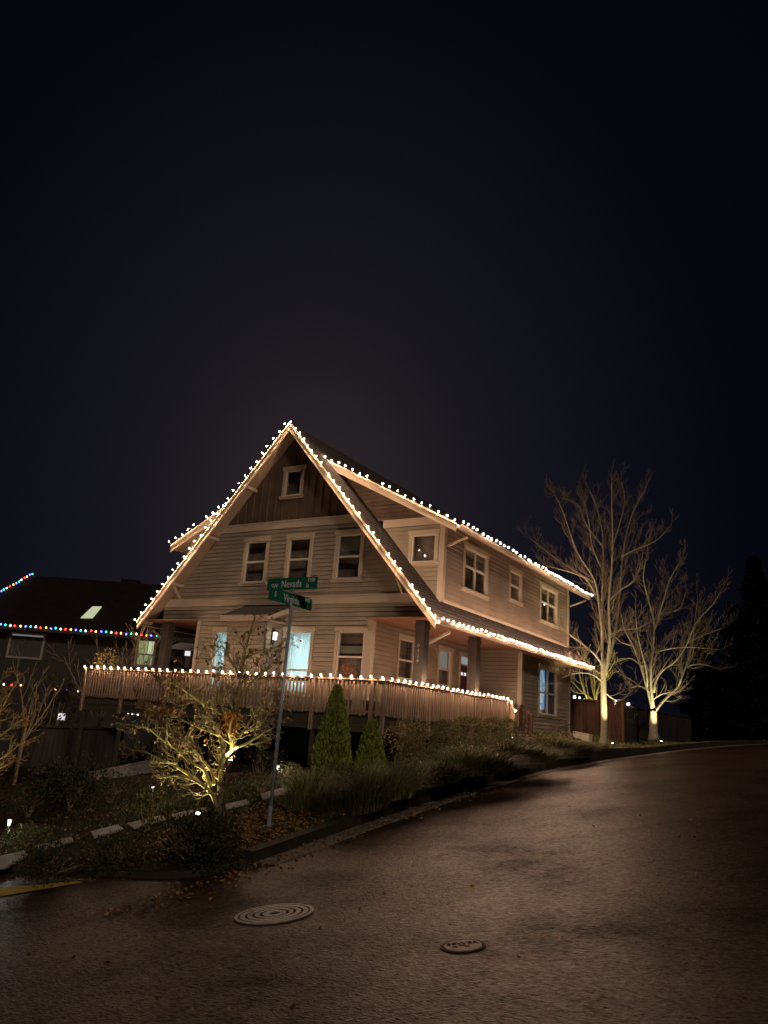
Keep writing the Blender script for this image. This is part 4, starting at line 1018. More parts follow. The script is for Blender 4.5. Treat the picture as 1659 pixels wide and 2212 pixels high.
# shrubs between grass and deck stair
q = hit(1040, 1652); shrub('shrub', 'low brownish shrub in front of the clipped shrubs', q, .55, 1.1, 'lv_hedge', 40, 1500, .05)
q = hit(1215, 1612); shrub('shrub', 'open twiggy shrub below the tall side window', q, .75, .8, 'lv_dark', 41, 420, .05, stems=9)
q = hit(1282, 1602); shrub('shrub', 'dark low shrub between the white box and the taller bare tree', q, .5, .7, 'lv_dark', 42, 500, .05)
q = hit(1150, 1612); shrub('shrub', 'low dark shrub at the foot of the stair', q, .35, .9, 'lv_dark', 43, 700, .05)
for i_, (x_, y_, h_, w_, lm_, lb_) in enumerate([(948, 1668, .5, .9, 'lv_olive', 'rounded green shrub where the tall timber edging starts, above the grasses'), (1030, 1664, .45, .8, 'lv_hedge', 'rounded reddish brown shrub rising behind the kerbside grasses'), (1125, 1640, .45, .9, 'lv_olive', 'soft green shrub on the bed in front of the stair post'), (1178, 1632, .4, .8, 'lv_hedge', 'small round shrub in front of the back block corner'), (870, 1712, .5, .8, 'lv_olive', 'soft green shrub right of the short cypress between two grass clumps'), (752, 1722, .55, .7, 'lv_dark', 'dark shrub filling the gap between the two cypresses')]):
    shrub('shrub', lb_, hit(x_, y_), h_, w_, lm_, 70+i_, 1500, .045, stems=6)
# lower garden
q = hit(415, 1868); shrub('shrub', 'big low dark leaved shrub in front of the maple by the kerb', q, .55, 1.35, 'lv_dark', 50, 5200, .05, stems=8)
q = hit(320, 1792); shrub('shrub', 'small upright shrub with olive leaves beside the path light', q, .78, .55, 'lv_olive', 51, 520, .06, stems=7)
q = hit(560, 1718); shrub('shrub', 'bare stemmed dark shrub between maple and street sign', q, .95, .95, 'lv_dark', 52, 900, .05, stems=14)
q = hit(48, 1838); shrub('shrub', 'small bright green shrub lit by the left path light', q, .32, .75, 'lv_olive', 53, 1500, .04, stems=5)
q = hit(150, 1752); shrub('shrub', 'wide dark shrub with russet leaves at the left of the garden', q, 1.0, 1.7, 'lv_dark', 54, 3200, .07, stems=10)
q = hit(235, 1735); shrub('shrub', 'twiggy dark shrub behind the small olive shrub', q, .75, .9, 'lv_dark', 55, 700, .05, stems=12)
q = hit(60, 1765); shrub('shrub', 'dark shrub at the left edge behind the lit green shrub', q, .8, 1.2, 'lv_dark', 56, 1800, .06, stems=8)
q = hit(110, 1895); shrub('shrub', 'low dark groundcover shrub by the yellow kerb', q, .25, 1.2, 'lv_dark', 57, 2600, .04, stems=5)
q = hit(250, 1868); shrub('shrub', 'low spreading shrub between the yellow kerb and the big dark shrub', q, .22, 1.1, 'lv_dark', 58, 1700, .04, stems=5)
q = hit(620, 1690); shrub('shrub', 'pale dry shrub lit by the path light behind the street sign', q, .4, .6, 'lv_gold', 59, 900, .04, stems=6)
# leaf litter and lawn patches
rng = random.Random(9); mb = MB()
for _ in range(5200):
    if rng.random() < .62: x, y = rng.gauss(-8.9, .75), rng.gauss(10.6, 1.0)
    else: x, y = rng.uniform(-15, -7.7), rng.uniform(8.3, 15)
    if x > kerbx(y)-.22 or y < YF+.15: continue
    if x > kerbx(y)-.9 and y < YF+.8: continue
    p = Vector((x, y, H(x, y)+.012+rng.random()*.02)); a = rng.uniform(0, 6.28); leaf(mb, p, Vector((math.cos(a), math.sin(a), rng.gauss(0, .25))), rng.uniform(.035, .075), rng, .75)
for _ in range(900):
    y = rng.uniform(6.5, 16); x = kerbx(max(y, 9))+.05+abs(rng.gauss(0, .35))
    p = Vector((x, y, G(x, y)+.03)); a = rng.uniform(0, 6.28); leaf(mb, p, Vector((math.cos(a), math.sin(a), rng.gauss(0, .1))), rng.uniform(.03, .06), rng, .75)
for _ in range(60):
    x, y = rng.uniform(-7, 2), rng.uniform(3.5, 14); p = Vector((x, y, G(x, y)+.025)); a = rng.uniform(0, 6.28); leaf(mb, p, Vector((math.cos(a), math.sin(a), .05)), rng.uniform(.04, .07), rng, .7)
tag(mb.build('fallen_leaves', 'fallen'), 'orange and brown leaves scattered on soil and road edge', 'leaf litter', kind='stuff')
def turf(name, label, area, n, h, m_, seed):
    rng = random.Random(seed); mb = MB()
    for _ in range(n):
        x, y = area(rng); 
        if x > kerbx(y)-.2: continue
        p = Vector((x, y, H(x, y)-.01)); a = rng.uniform(0, 6.28); s_ = Vector((math.cos(a), math.sin(a), 0))*.006*(1+y/14); tpp = p+Vector((rng.gauss(0, .03), rng.gauss(0, .03), h*rng.uniform(.5, 1.3)))
        mb.face([tuple(p-s_), tuple(p+s_), tuple(tpp)])
    return tag(mb.build(name, m_), label, 'grass', kind='stuff')
turf('groundcover', 'low groundcover tufts over the garden bed', lambda r: (r.uniform(-18, -7.7), r.uniform(8.4, 15.5)), 15000, .07, 'lv_dark', 1)
turf('lawn', 'mossy lawn patch behind the stepping slabs', lambda r: (r.gauss(-12.0, .8), r.gauss(13.2, .9)), 9000, .05, 'lv_olive', 2)
turf('verge_grass', 'short grass verge under the bare street trees', lambda r: (r.uniform(-10.5, -5), r.uniform(25, 42)), 16000, .08, 'lv_grass', 3)
# stepping slabs
SLB = [((-40, 1887), (118, 1850), (60, 1838), (-90, 1868)), ((105, 1838), (235, 1803), (265, 1793), (170, 1815)), ((240, 1800), (330, 1800), (345, 1785), (262, 1785)),
       ((275, 1797), (352, 1780), (345, 1770), (275, 1785)), ((372, 1773), (470, 1757), (455, 1742), (368, 1763)), ((480, 1755), (538, 1742), (527, 1731), (475, 1743)), ((560, 1728), (620, 1718), (618, 1703), (573, 1716))]
SLB = [((-50, 1885), (10, 1881), (62, 1853), (50, 1845), (-50, 1868)), ((71, 1836), (152, 1815), (157, 1822), (91, 1843)), ((195, 1803), (253, 1788), (266, 1797), (202, 1815)),
       ((273, 1785), (349, 1767), (357, 1777), (288, 1795)), ((369, 1765), (450, 1749), (453, 1757), (377, 1774)), ((486, 1744), (531, 1733), (539, 1740), (488, 1752)), ((562, 1721), (620, 1704), (622, 1717), (567, 1731))]
SN = ['pale slab at the left frame edge, first of the path', 'second slab of the path, dim, right of the first', 'narrow third slab of the path', 'bright slab behind the small olive shrub', 'slab left of the maple trunk', 'slab just right of the maple trunk', 'bright slab behind the street sign pole, last of the path']
for i, qd in enumerate(SLB):
    mb = MB(); P = [hit(x, y) for x, y in qd]; mb.prism([(p.x, p.y, H(p.x, p.y)+.02) for p in P], (0, 0, .035)); o = mb.build('path_slab', 'slab'); fix_normals(o)
    tag(o, SN[i], 'paving slab', 'paving slabs of the garden path')

# ------------------------------------------------------------------ garden lamps
def spot(loc, target, energy, color, size=70, blend=.6, rad=.03):
    li = bpy.data.lights.new('spot_beam', 'SPOT'); li.energy = energy; li.color = color; li.spot_size = R_(size); li.spot_blend = blend; li.shadow_soft_size = rad
    lo = bpy.data.objects.new('spot_beam', li); C.objects.link(lo); d = Vector(target)-Vector(loc)
    lo.matrix_world = Matrix.Translation(Vector(loc)) @ d.to_track_quat('-Z', 'Y').to_matrix().to_4x4(); return lo
def uplight(base, target, label, energy, color, size=70, h=.14, group='small spotlights aimed up into trees'):
    t = thing('garden_spotlight', label, 'spotlight', base, group)
    d = (Vector(target)-(base+Vector((0, 0, h)))).normalized(); c0 = base+Vector((0, 0, h))
    mb = MB(); mb.tube([base-Vector((0, 0, .05)), c0], .012, 8); mb.build('stake', 'black_plastic', t)
    mb = MB(); mb.tube([c0-d*.06, c0+d*.05], [.03, .045], 12); mb.build('housing', 'black_plastic', t)
    mb = MB(); mb.tube([c0+d*.052, c0+d*.058], .038, 12); mb.build('lens', 'lens_warm', t)
    spot(c0+d*.08, target, energy, color, size); return t
YG = (1., .90, .42)
sp1 = hit(425, 1781); uplight(sp1, pxpt(*z3(850, 1300), MBs), 'small spotlight on the ground left of the maple trunk', 300, YG, 100)
def pathlight(x, y, label, h=.42, e=2.2):
    b = hit(x, y); t = thing('path_light', label, 'path light', b, 'short path lights in the garden')
    mb = MB(); mb.tube([b-Vector((0, 0, .05)), b+Vector((0, 0, h-.1))], .012, 8); mb.build('stake', 'black_plastic', t)
    mb = MB(); mb.lathe(b+Vector((0, 0, h-.1)), [(.018, 0), (.022, .02), (.028, .085), (.03, .09)], 12); mb.build('lamp_tube', 'lens_white', t)
    mb = MB(); mb.lathe(b+Vector((0, 0, h-.008)), [(.042, 0), (.04, .012), (.012, .022)], 14); mb.build('cap', 'galv', t)
    li = bpy.data.lights.new('path_glow', 'POINT'); li.energy = e; li.color = (1, .97, .82); li.shadow_soft_size = .03
    lo = bpy.data.objects.new('path_glow', li); C.objects.link(lo); lo.location = b+Vector((.07, -.07, h-.06)); return t
pathlight(9, 1838, 'path light beside the bright green shrub at the left edge', .50, 4)
pathlight(324, 1746, 'path light beside the small olive shrub', .42, 2.5)
pathlight(597, 1692, 'path light behind the street sign pole', .38, 3)
pathlight(1107, 1608, 'path light at the foot of the stair by the clipped shrubs', .28, .8)
# strap mounted spotlight in the fork
fk = pxpt(*z3(1078, 1250), MBs, -.12)
t = thing('garden_spotlight', 'small spotlight strapped to the maple trunk below its fork', 'spotlight', fk, 'small spotlights aimed up into trees')
tgt = pxpt(*z3(1110, 850), MBs, .15); d = (tgt-fk).normalized()
mb = MB(); mb.tube([fk-d*.05, fk+d*.04], [.028, .04], 12); mb.build('housing', 'black_plastic', t)
mb = MB(); mb.tube([fk+d*.042, fk+d*.048], .034, 12); mb.build('lens', 'lens_warm', t)
mb = MB(); mb.beam(tuple(fk-d*.03), tuple(pxpt(*z3(1022, 1255), MBs)), .03, .012); mb.build('strap', 'black_plastic', t)
spot(fk+d*.07, tgt, 42, YG, 110)
b1 = T1+Vector((.55, -.75, 0)); b1.z = H(b1.x, b1.y); uplight(b1, T1+Vector((0, 0, 5.0)), 'spotlight on the verge aimed up the taller bare tree', 900, (1., .88, .50), 75)
b2 = T2+Vector((.5, -.9, 0)); b2.z = H(b2.x, b2.y); uplight(b2, T2+Vector((0, 0, 4.5)), 'spotlight on the verge aimed up the shorter forked tree', 850, (1., .88, .50), 85)
b3 = T3+Vector((.5, -.5, 0)); b3.z = H(b3.x, b3.y)+.2; uplight(b3, T3+Vector((0, 0, 3)), 'spotlight behind the reddish fence under the mossy tree', 90, (1., .85, .35), 90)

# ------------------------------------------------------------------ fences at right
fa = Vector((S+.02, 31.0, 0)); 
def fence(name, label, a, b, h, m_, z0=None, bw=.14, ztop=None):
    t = thing(name, label, 'fence', a); a = Vector(a); b = Vector(b); n = max(1, int((b-a).length/bw)); d = (b-a)/n; nn = Vector((d.y, -d.x, 0)).normalized(); mb = MB(); rng = random.Random(len(label))
    for i in range(n):
        p = a+d*i; q = p+d*.93; j = rng.uniform(-.02, .02); off = nn*rng.uniform(0, .006)
        mb.prism([tuple(p+off), tuple(q+off), tuple(q+off+Vector((0, 0, h+j))), tuple(p+off+Vector((0, 0, h+j)))], tuple(nn*.02))
    mb.build('boards', m_, t); mb = MB(); mb.beam(tuple(a+nn*.03+Vector((0, 0, h-.02))), tuple(b+nn*.03+Vector((0, 0, h-.02))), .10, .05); mb.build('cap_rail', m_, t)
    k_ = int((b-a).length/1.8)+1
    for i in range(k_+1):
        p = a.lerp(b, i/k_)+nn*.06; mb = MB(); mb.box(p.x-.045, p.x+.045, p.y-.045, p.y+.045, p.z-.2, p.z+h-.05); mb.build('post', m_, t)
    return t
F0 = on(1236, 1600, 1, 31.2); F1 = on(1345, 1607, 1, 32.4)
fence('wood_fence', 'reddish board fence between the house back corner and the taller bare tree', F0, F1, 1.62, 'fence_red')
F2 = on(1347, 1607, 1, 32.6); F3 = on(1490, 1611, 1, 46)
fence('wood_fence', 'dark board fence receding behind the shorter bare tree', F2, F3, 1.5, 'fence_grey')
# white box by the fence
p = hit(1255, 1598); o_t = thing('planter_box', 'pale rectangular box standing against the reddish fence', 'planter', p)
p0, p1 = on(1238, 1601, 1, p.y), on(1272, 1606, 1, p.y+.1)
zt_ = on(1238, 1581, 1, p.y).z
mb = MB(); mb.prism([(p0.x, p.y, p0.z-.1), (p1.x, p.y+.1, p0.z-.1), (p1.x, p.y+.1, zt_-.07), (p0.x, p.y, zt_)], (0.05, .25, 0)); mb.build('box_side', 'white_box', o_t)
mb = MB(); mb.prism([(p0.x-.02, p.y-.02, zt_+.002), (p1.x+.02, p.y+.08, zt_-.068), (p1.x+.02, p.y+.08, zt_-.045), (p0.x-.02, p.y-.02, zt_+.025)], (.05, .3, 0)); mb.build('rim', 'white_box', o_t)
# lamps behind
def farlamp(x, y, D, r, label, m_='far_lamp', e=3):
    p = depth(x, y, D); t = thing('lantern', label, 'lamp', p-Vector((0, 0, 1.9)))
    mb = MB(); mb.lathe(p-Vector((0, 0, r)), [(r*.4, 0), (r, r*.6), (r, r*1.4), (r*.4, r*2)], 10); mb.build('globe', m_, t)
    mb = MB(); mb.tube([p-Vector((0, 0, 2.1)), p-Vector((0, 0, r))], .035, 8); mb.build('lamp_post', 'dark_wood', t)
    mb = MB(); mb.lathe(p+Vector((0, 0, r)), [(r*1.2, 0), (r*.3, r*.5)], 10); mb.build('lamp_cap', 'dark_wood', t)
    if e:
        li = bpy.data.lights.new('glow', 'POINT'); li.energy = e; li.color = (1, .9, .7); lo = bpy.data.objects.new('glow', li); C.objects.link(lo); lo.location = p-Vector(CF)*.3; li.shadow_soft_size = .1
farlamp(1330, 1518, 37, .09, 'bright round lamp just right of the taller bare trunk', e=6)
farlamp(1357, 1521, 38, .07, 'lamp right of the bright round one, between the two bare trees', e=4)
# low white garden lights behind the fence
t = thing('lantern_row', 'cluster of small white lights above the fence top by the house corner', 'lights', depth(1245, 1507, 33))
for (x, y, r) in ((1241, 1507, .09), (1252, 1508, .06), (1262, 1512, .05)):
    p = depth(x, y, 33); mb = MB(); mb.lathe(p-Vector((0, 0, r)), [(r*.5, 0), (r*.7, r), (r*.5, r*2)], 8); mb.build('lantern', 'lens_white', t)

# ------------------------------------------------------------------ neighbour at left
NO = depth(180, 1364, 34); NU = Vector((.845, .535, 0)).normalized(); NN = Vector((.535, -.845, 0)).normalized()
def nf(u, o_, z): p = NO+NU*u+NN*o_; return (p.x, p.y, z)
def npx(x, y, o_=0):
    d = Vector(ray(x, y)); b = NO+NN*o_; t_ = Vector((b.x, b.y, 0)).dot(NN)/d.dot(NN); q = d*t_; return (q-NO).dot(NU), q.z
nb = thing('neighbor_house', 'dark neighbouring house with a wide roof edged in multicoloured lights', 'house', (NO.x, NO.y, -3))
u0, ze_ = npx(-105, 1342, .5); u1, _ = npx(372, 1379, .5); ze_ = 2.98
ur, zr_ = npx(70, 1243, -4.0); 
mb = MB(nf); mb.box(u0+.4, u1+1.0, -8, 0, -4.5, 3.0); mb.build('wall', 'neighbor_wall', nb)
mb = MB(nf); mb.prism([(u0, .5, ze_), (u1+1.4, .5, ze_), (u1+1.4, -4, zr_), (ur, -4, zr_)], (0, 0, -.14)); mb.build('roof', 'neighbor_roof', nb)
mb = MB(nf); mb.prism([(ur, -4, zr_), (u1+1.4, -4, zr_), (u1+1.4, -8.5, ze_), (u0, -8.5, ze_)], (0, 0, -.14)); mb.prism([(u0, .5, ze_), (ur, -4, zr_), (u0, -8.5, ze_)], (0, 0, -.14)); mb.build('roof', 'neighbor_roof', nb)
mb = MB(nf); mb.box(ur+4.5, ur+5.3, -4.3, -3.7, zr_-.3, zr_+.12); mb.build('ridge_vent', 'neighbor_roof', nb)
mb = MB(nf); mb.box(u0, u1+1.4, .5, .58, ze_-.2, ze_-.0); mb.build('fascia', 'dark_wood', nb)
a = npx(176, 1338, -.9); b = npx(196, 1314, -1.8)
def onroof(x, y):
    lo_, hi_ = .5, -4.0
    for _ in range(40):
        m_ = (lo_+hi_)/2; u, z = npx(x, y, m_); zz = ze_+(zr_-ze_)*((.5-m_)/4.5)
        if z > zz: lo_ = m_
        else: hi_ = m_
    return (u, m_, zz+.05)
mb = MB(nf); mb.prism([onroof(174, 1338), onroof(200, 1338), onroof(219, 1314), onroof(199, 1314)], (0, 0, .04)); mb.build('skylight', 'skylight_glow', nb)
def nwin(x0, y0, x1, y1, panes, lab=None):
    a, zt2 = npx(x0, y0, .02); b, zb2 = npx(x1, y1, .02)
    mb = MB(nf); w_ = .09
    mb.box(a-w_, a, 0, .05, zb2-w_, zt2+w_); mb.box(b, b+w_, 0, .05, zb2-w_, zt2+w_); mb.box(a, b, 0, .05, zt2, zt2+w_); mb.box(a, b, 0, .05, zb2-w_, zb2)
    w = mb.build('window', 'neighbor_trim', nb)
    for (f0, f1, g0, g1, mt) in panes:
        mb = MB(nf); mb.box(a+(b-a)*f0+.015, a+(b-a)*f1-.015, .005, .02, zb2+(zt2-zb2)*g0+.015, zb2+(zt2-zb2)*g1-.015); mb.build('pane', mt, w)
    return w
mat('pane_dim', (.10, .09, .09), .2, .5, 0)
nwin(27, 1368, 86, 1421, [(0, .5, 0, .9, 'pane_dim'), (.5, 1, 0, .9, 'pane_dim'), (0, 1, .9, 1, 'win_grey')])
nwin(301, 1383, 327, 1438, [(0, .6, .45, 1, 'win_yellow'), (.6, 1, .45, 1, 'skylight_glow'), (0, 1, 0, .43, 'win_yellow')])
# lower right wing seen through the porch
a0, zA = npx(370, 1392, .8); a1, zB = npx(450, 1412, .8)
mb = MB(nf); mb.box(a0+.3, a1+2.5, 0.02, .5, -4, 2.5); mb.build('wing_wall', 'neighbor_wall', nb)
mb = MB(nf); mb.prism([(a0, 1.1, 2.52), (a1+2.6, 1.1, 2.40), (a1+2.6, .1, 2.85), (a0+.5, .1, 2.95)], (0, 0, -.08)); mb.build('porch_roof', 'neighbor_trim', nb)
def nflat(x0, y0, x1, y1, mt, name, o_=.55):
    a, zt2 = npx(x0, y0, o_); b, zb2 = npx(x1, y1, o_); mb = MB(nf); mb.box(a, b, o_-.04, o_, zb2, zt2); return mb.build(name, mt, nb)
nflat(400, 1406, 410, 1417, 'win_small', 'window'); nflat(401, 1420, 409, 1442, 'neighbor_trim', 'window_panel'); nflat(424, 1408, 438, 1440, 'win_grey', 'door')
nflat(381, 1400, 386, 1436, 'dark_wood', 'post')
cols_ = ['bulb_blue', 'bulb_green', 'bulb_white', 'bulb_red', 'bulb_amber']
e0 = nf(u0, .62, ze_+.0); e1_ = nf(u1, .62, ze_+.0)
string('multicoloured light string along the eave of the dark neighbouring house', [e0, e1_], .215, (0, 0, -.02), colors=cols_, scale=2.1, miss=(51, 63), group='multicoloured strings on the neighbouring house')
string('multicoloured light string climbing the roof edge of the neighbouring house', [nf(u0, .55, ze_+.05), nf(ur, -4, zr_+.05)], .21, (0, 0, .04), colors=cols_, scale=2.1, group='multicoloured strings on the neighbouring house')
s0 = depth(-30, 1474, 27); s1 = depth(45, 1481, 27)
string('short multicoloured light string low at the left frame edge', [s0, s1], .25, (0, 0, 0), colors=cols_, scale=1.7, group='multicoloured strings on the neighbouring house')
string('short multicoloured light string behind the dark shrub under the neighbour window', [depth(120, 1488, 28), depth(168, 1492, 28)], .30, (0, 0, 0), colors=['bulb_amber', 'bulb_blue', 'bulb_white'], scale=1.7, group='multicoloured strings on the neighbouring house')
# lower lit windows glimpsed under the deck
t = thing('basement_window', 'small cold lit window low between shrubs left of the deck', 'window', depth(133, 1548, 27))
p = depth(133, 1548, 27); mb = MB(); mb.beam(tuple(p-NU*.12), tuple(p+NU*.12), .03, .22); mb.build('lit_pane', 'win_small', t)
mb = MB(); mb.beam(tuple(p-NU*.16-Vector((0, 0, .13))), tuple(p+NU*.16-Vector((0, 0, .13))), .05, .04); mb.build('sill', 'neighbor_trim', t)
t = thing('lantern_row', 'row of small white lights glimpsed under the left end of the deck', 'lights', depth(288, 1540, 28))
for (x, y, r) in ((272, 1541, .045), (277, 1539, .05), (286, 1541, .04), (292, 1540, .05), (298, 1542, .05), (303, 1539, .05)):
    p = depth(x, y, 28); mb = MB(); mb.lathe(p-Vector((0, 0, r)), [(r*.5, 0), (r*.7, r), (r*.5, r*2.4)], 8); mb.build('lantern', 'lens_white', t)
# grey fence at left and low wall
a = depth(35, 1655, 24); b = depth(250, 1662, 24); za = depth(35, 1566, 24).z
hh = za-a.z; fence('wood_fence', 'weathered grey board fence below the neighbouring house at left', a, b, hh, 'fence_grey')
p = [hit(190, 1688), hit(330, 1668)]; mb = MB(); a, b = p
t = thing('low_wall', 'low grey concrete wall behind the small olive shrub', 'wall', a)
mb.prism([(a.x, a.y, a.z-.1), (b.x, b.y, b.z-.1), (b.x, b.y, b.z+.32), (a.x, a.y, a.z+.2)], (-.1, .18, 0)); mb.build('wall_face', 'concrete', t)
mb = MB(); mb.prism([(a.x, a.y-.03, a.z+.2), (b.x, b.y-.03, b.z+.32), (b.x, b.y-.03, b.z+.37), (a.x, a.y-.03, a.z+.25)], (-.1, .26, 0)); mb.build('coping', 'deck_wood', t)

# ------------------------------------------------------------------ things on the deck and behind
def potted(x, y, h, w, lm, label, seed, n=500, bare=False, Yp=17.1):
    p = on(x, y, 1, Yp); base = Vector((p.x, Yp, DZ)); t = thing('potted_plant', label, 'potted plant', base)
    mb = MB(); mb.lathe(base, [(.13, 0), (.2, .32), (.21, .36), (.18, .36), (.17, .3)], 18); mb.build('pot', 'pot', t, smooth=True)
    rng = random.Random(seed); tips = []; mb = MB()
    for _ in range(7 if bare else 5): grow(mb, base+Vector((0, 0, .3)), Vector((rng.gauss(0, .5), rng.gauss(0, .5), 1)), h*.62, .014, 2, rng, .08, .005, .7, 4, tips, .14, .5)
    mb.build('stems', 'twig', t)
    if not bare:
        ml = MB(); c0 = base+Vector((0, 0, .35+h*.6))
        for _ in range(n):
            d = Vector([rng.gauss(0, 1) for _ in range(3)]).normalized(); q = c0+Vector((d.x*w*.5, d.y*w*.5, d.z*h*.42))*rng.uniform(.4, 1); leaf(ml, q, d+Vector([rng.gauss(0, .5) for _ in range(3)]), rng.uniform(.06, .1), rng)
        ml.build('foliage', lm, t)
potted(228, 1440, 1.2, .7, 'lv_gold', 'leafy potted shrub on the left end of the deck behind the rail', 1, 420)
potted(312, 1445, .95, .5, 'lv_gold', 'bare potted twigs on the deck near the left porch post', 2, bare=True)
potted(805, 1450, 1.05, .6, 'lv_gold', 'bare branching potted shrub on the deck below the right ground floor window', 3, bare=True, Yp=17.3)
potted(748, 1470, 1.0, .55, 'lv_rust', 'potted plant with brownish leaves under the ground floor window', 4, 160, Yp=17.4)
# tall dark hedge trees at left behind the deck, thin bare twigs in front of neighbour
rng = random.Random(77)
b = depth(215, 1560, 25); b.z = -2.6
def simple_bare(label, x, D, top, spreadpx, seed, n=5, mt='twig', zb=-2.6, name='bare_tree'):
    b = depth(x, 1560, D); b.z = zb; t = thing(name, label, 'tree', b, 'thin bare trees by the neighbouring house'); rng = random.Random(seed); mb = MB(); h = depth(x, top, D).z-zb
    mb.tube(tube_smooth([b, b+Vector((.05, 0, h*.3)), b+Vector((0, .05, h*.5))], 3), [.06, .05, .045, .04, .035, .03, .03], 7); mb.build('trunk', mt, t)
    mb = MB()
    for _ in range(n): grow(mb, b+Vector((0, 0, h*rng.uniform(.2, .48))), Vector((rng.gauss(0, .45), rng.gauss(0, .45), 1)), h*.5, .028, 2, rng, .12, .008, .55, 5, None, .1, .5)
    mb.build('branches', mt, t); return t
simple_bare('thin bare tree in front of the lit skylight', 215, 27, 1310, 60, 1, 7)
simple_bare('thin bare tree left of the porch, in front of the dark eave', 268, 27, 1330, 60, 2, 5)
# evergreen bush in front of the neighbour window
b = depth(120, 1500, 27); b.z = -2.8
shrub('shrub', 'tall dark leafy shrub in front of the neighbour sliding window', b, 4.0, 1.4, 'lv_dark', 91, 2600, .09, stems=9)
# twiggy lit tree at left edge
LB = hit(-60, 1720)
limbsL = [(.04, [(-40, 1640), (-10, 1560), (20, 1500), (40, 1470)], .2), (.035, [(-40, 1620), (0, 1590), (40, 1560), (60, 1550)], -.3), (.03, [(-40, 1640), (0, 1640), (40, 1610), (58, 1600)], .3), (.03, [(-40, 1580), (-10, 1520), (0, 1470)], -.3), (.03, [(-40, 1650), (-5, 1660), (20, 1650)], 0.)]
tL, tipsL = bare_tree('maple_tree', 'edge of another twiggy maple with rusty leaves cut by the left frame edge', LB, [(-55, 1680), (-45, 1640)], limbsL, lambda x, y: (x, y), .06, 'bark_grey', 'bark_grey', 8, .12, .6, 2, .005, 4, 'bark_moss_lit', spread=.8, up=.05, wig=.22)
ml = MB(); rng = random.Random(5)
for p, d in tipsL:
    if rng.random() < .45: leaf(ml, p, Vector((rng.gauss(0, .6), rng.gauss(0, .6), -.6)), .06, rng)
ml.build('leaves', 'lv_rust', tL)
spot(LB+Vector((.7, -.5, .3)), LB+Vector((.3, .2, 1.8)), 24, (1., .85, .45), 90)
# climbing bare branch left of neighbour window
simple_bare('slender leaning bare tree at the far left below the neighbour window', 55, 24, 1395, 50, 6, 4)
# dark evergreen mass at far right
def bigtree(x, D, top, wpx, seed, label):
    b = depth(x, 1606, D); b.z = G(b.x, b.y)-.3; h = depth(x, top, D).z-b.z; w = wpx/FPX*D; rng = random.Random(seed); t = thing('evergreen_tree', label, 'tree', b, 'dark evergreens at the far right')
    mb = MB(); mb.tube([b, b+Vector((0, 0, h*.85))], [.35, .06], 9); mb.build('trunk', 'bark_grey', t); ml = MB()
    for _ in range(9000):
        f = rng.random()**1.15; a = rng.uniform(0, 6.28); lay = .75+.25*math.sin(f*38+seed); bw = (1-f)**.75*lay*(1+.25*noise.noise(Vector((math.cos(a)*2, math.sin(a)*2, f*7+seed))))
        rr = w*.5*bw*rng.uniform(.35, 1); p = b+Vector((math.cos(a)*rr, math.sin(a)*rr, h*(.1+.9*f)-rr*.15)); leaf(ml, p, Vector((math.cos(a), math.sin(a), -.2))+Vector([rng.gauss(0, .4) for _ in range(3)]), rng.uniform(.25, .6), rng, .5)
    ml.build('crown', 'leaf_black', t)
bigtree(1650, 62, 1180, 190, 1, 'tallest dark evergreen cut by the right frame edge')
bigtree(1595, 70, 1290, 150, 2, 'dark evergreen left of the tallest one at far right')
bigtree(1525, 78, 1330, 130, 3, 'shortest dark evergreen at the end of the road')
bigtree(1690, 55, 1300, 180, 4, 'dark evergreen in front of the tallest one at the frame edge')

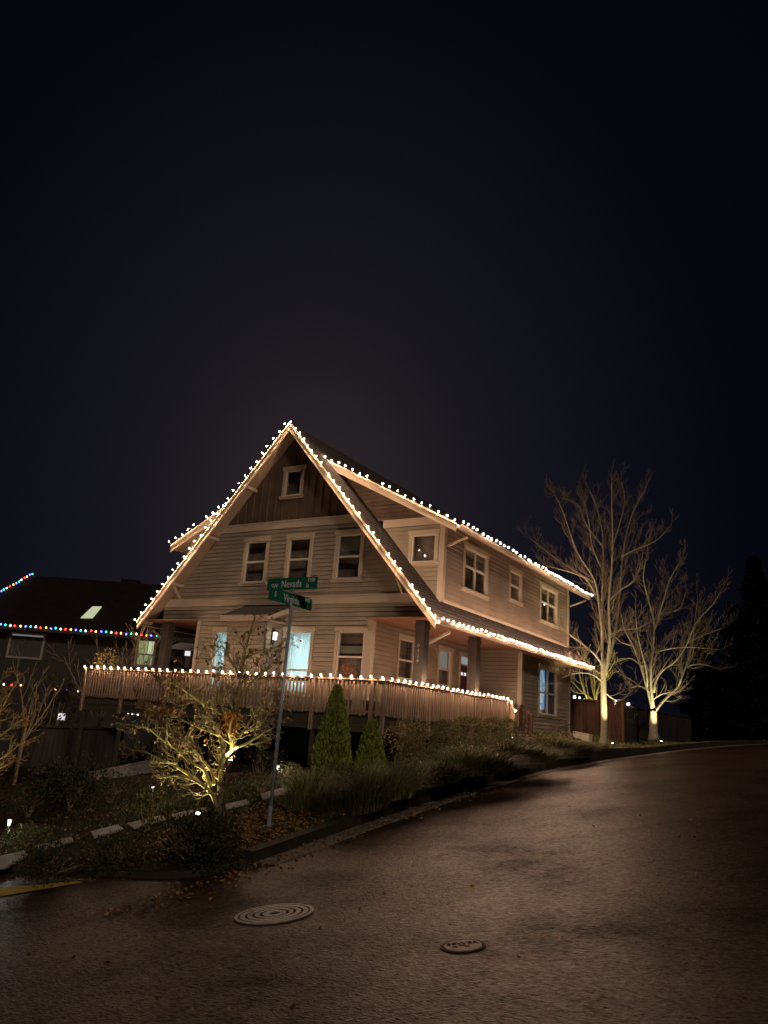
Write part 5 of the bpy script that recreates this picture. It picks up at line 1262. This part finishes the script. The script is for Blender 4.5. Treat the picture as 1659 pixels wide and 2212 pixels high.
# ------------------------------------------------------------------ camera, sky, light, render settings
cam = bpy.data.cameras.new('camera'); co = bpy.data.objects.new('camera', cam); C.objects.link(co)
co.matrix_world = Matrix(((CR[0], CU[0], -CF[0], 0), (CR[1], CU[1], -CF[1], 0), (CR[2], CU[2], -CF[2], 0), (0, 0, 0, 1)))
cam.sensor_fit = 'HORIZONTAL'; cam.sensor_width = 36; cam.lens = 36*FPX/1659; cam.clip_end = 1000; cam.clip_start = .05
sc = bpy.context.scene; sc.camera = co; sc.render.engine = 'CYCLES'
w = bpy.data.worlds.new('World'); sc.world = w; w.use_nodes = True; nt = w.node_tree; N = nt.nodes; L = nt.links
bg = N['Background']; tc = N.new('ShaderNodeTexCoord'); vm = N.new('ShaderNodeVectorMath'); vm.operation = 'DOT_PRODUCT'
gd = Vector(ray(680, 1130)); gd.z *= .74; gd.normalize(); vm.inputs[1].default_value = gd
nm = N.new('ShaderNodeVectorMath'); nm.operation = 'NORMALIZE'; sq = N.new('ShaderNodeVectorMath'); sq.operation = 'MULTIPLY'; sq.inputs[1].default_value = (1, 1, .74); nz = N.new('ShaderNodeVectorMath'); nz.operation = 'NORMALIZE'
L.new(tc.outputs['Generated'], nz.inputs[0]); L.new(nz.outputs[0], sq.inputs[0]); L.new(sq.outputs[0], nm.inputs[0]); L.new(nm.outputs[0], vm.inputs[0])
ac = N.new('ShaderNodeMath'); ac.operation = 'ARCCOSINE'; L.new(vm.outputs['Value'], ac.inputs[0])
mr_ = N.new('ShaderNodeMapRange'); mr_.inputs['From Max'].default_value = R_(60); L.new(ac.outputs[0], mr_.inputs[0])
cr = N.new('ShaderNodeValToRGB'); cr.color_ramp.interpolation = 'B_SPLINE'; el = cr.color_ramp.elements
el[0].position = 0; el[0].color = (.030, .022, .023, 1); el[1].position = 1; el[1].color = (.0007, .0006, .0018, 1)
for pos, c_ in ((.11, (.0170, .0140, .0168)), (.21, (.0090, .0084, .0128)), (.36, (.0044, .0046, .0088)), (.50, (.0020, .0020, .0048))):
    e = el.new(pos); e.color = c_+(1,)
L.new(mr_.outputs[0], cr.inputs[0]); L.new(cr.outputs[0], bg.inputs[0]); bg.inputs[1].default_value = 1.0
sun = bpy.data.lights.new('fill_sun', 'SUN'); sun.energy = .50; sun.angle = R_(6); sun.color = (1., .80, .64)  # added dim warm fill for sign, garden and side wall; no moon there
so = bpy.data.objects.new('fill_sun', sun); C.objects.link(so)
so.rotation_euler = Vector((1.1, -1., .95)).to_track_quat('Z', 'Y').to_euler()
sc.view_settings.view_transform = 'Standard'; sc.view_settings.look = 'None'; sc.view_settings.gamma = 1; sc.view_settings.exposure = 0
sc.cycles.use_light_tree = True; sc.cycles.max_bounces = 5; sc.cycles.diffuse_bounces = 3; sc.cycles.sample_clamp_indirect = 4; sc.cycles.transparent_max_bounces = 8
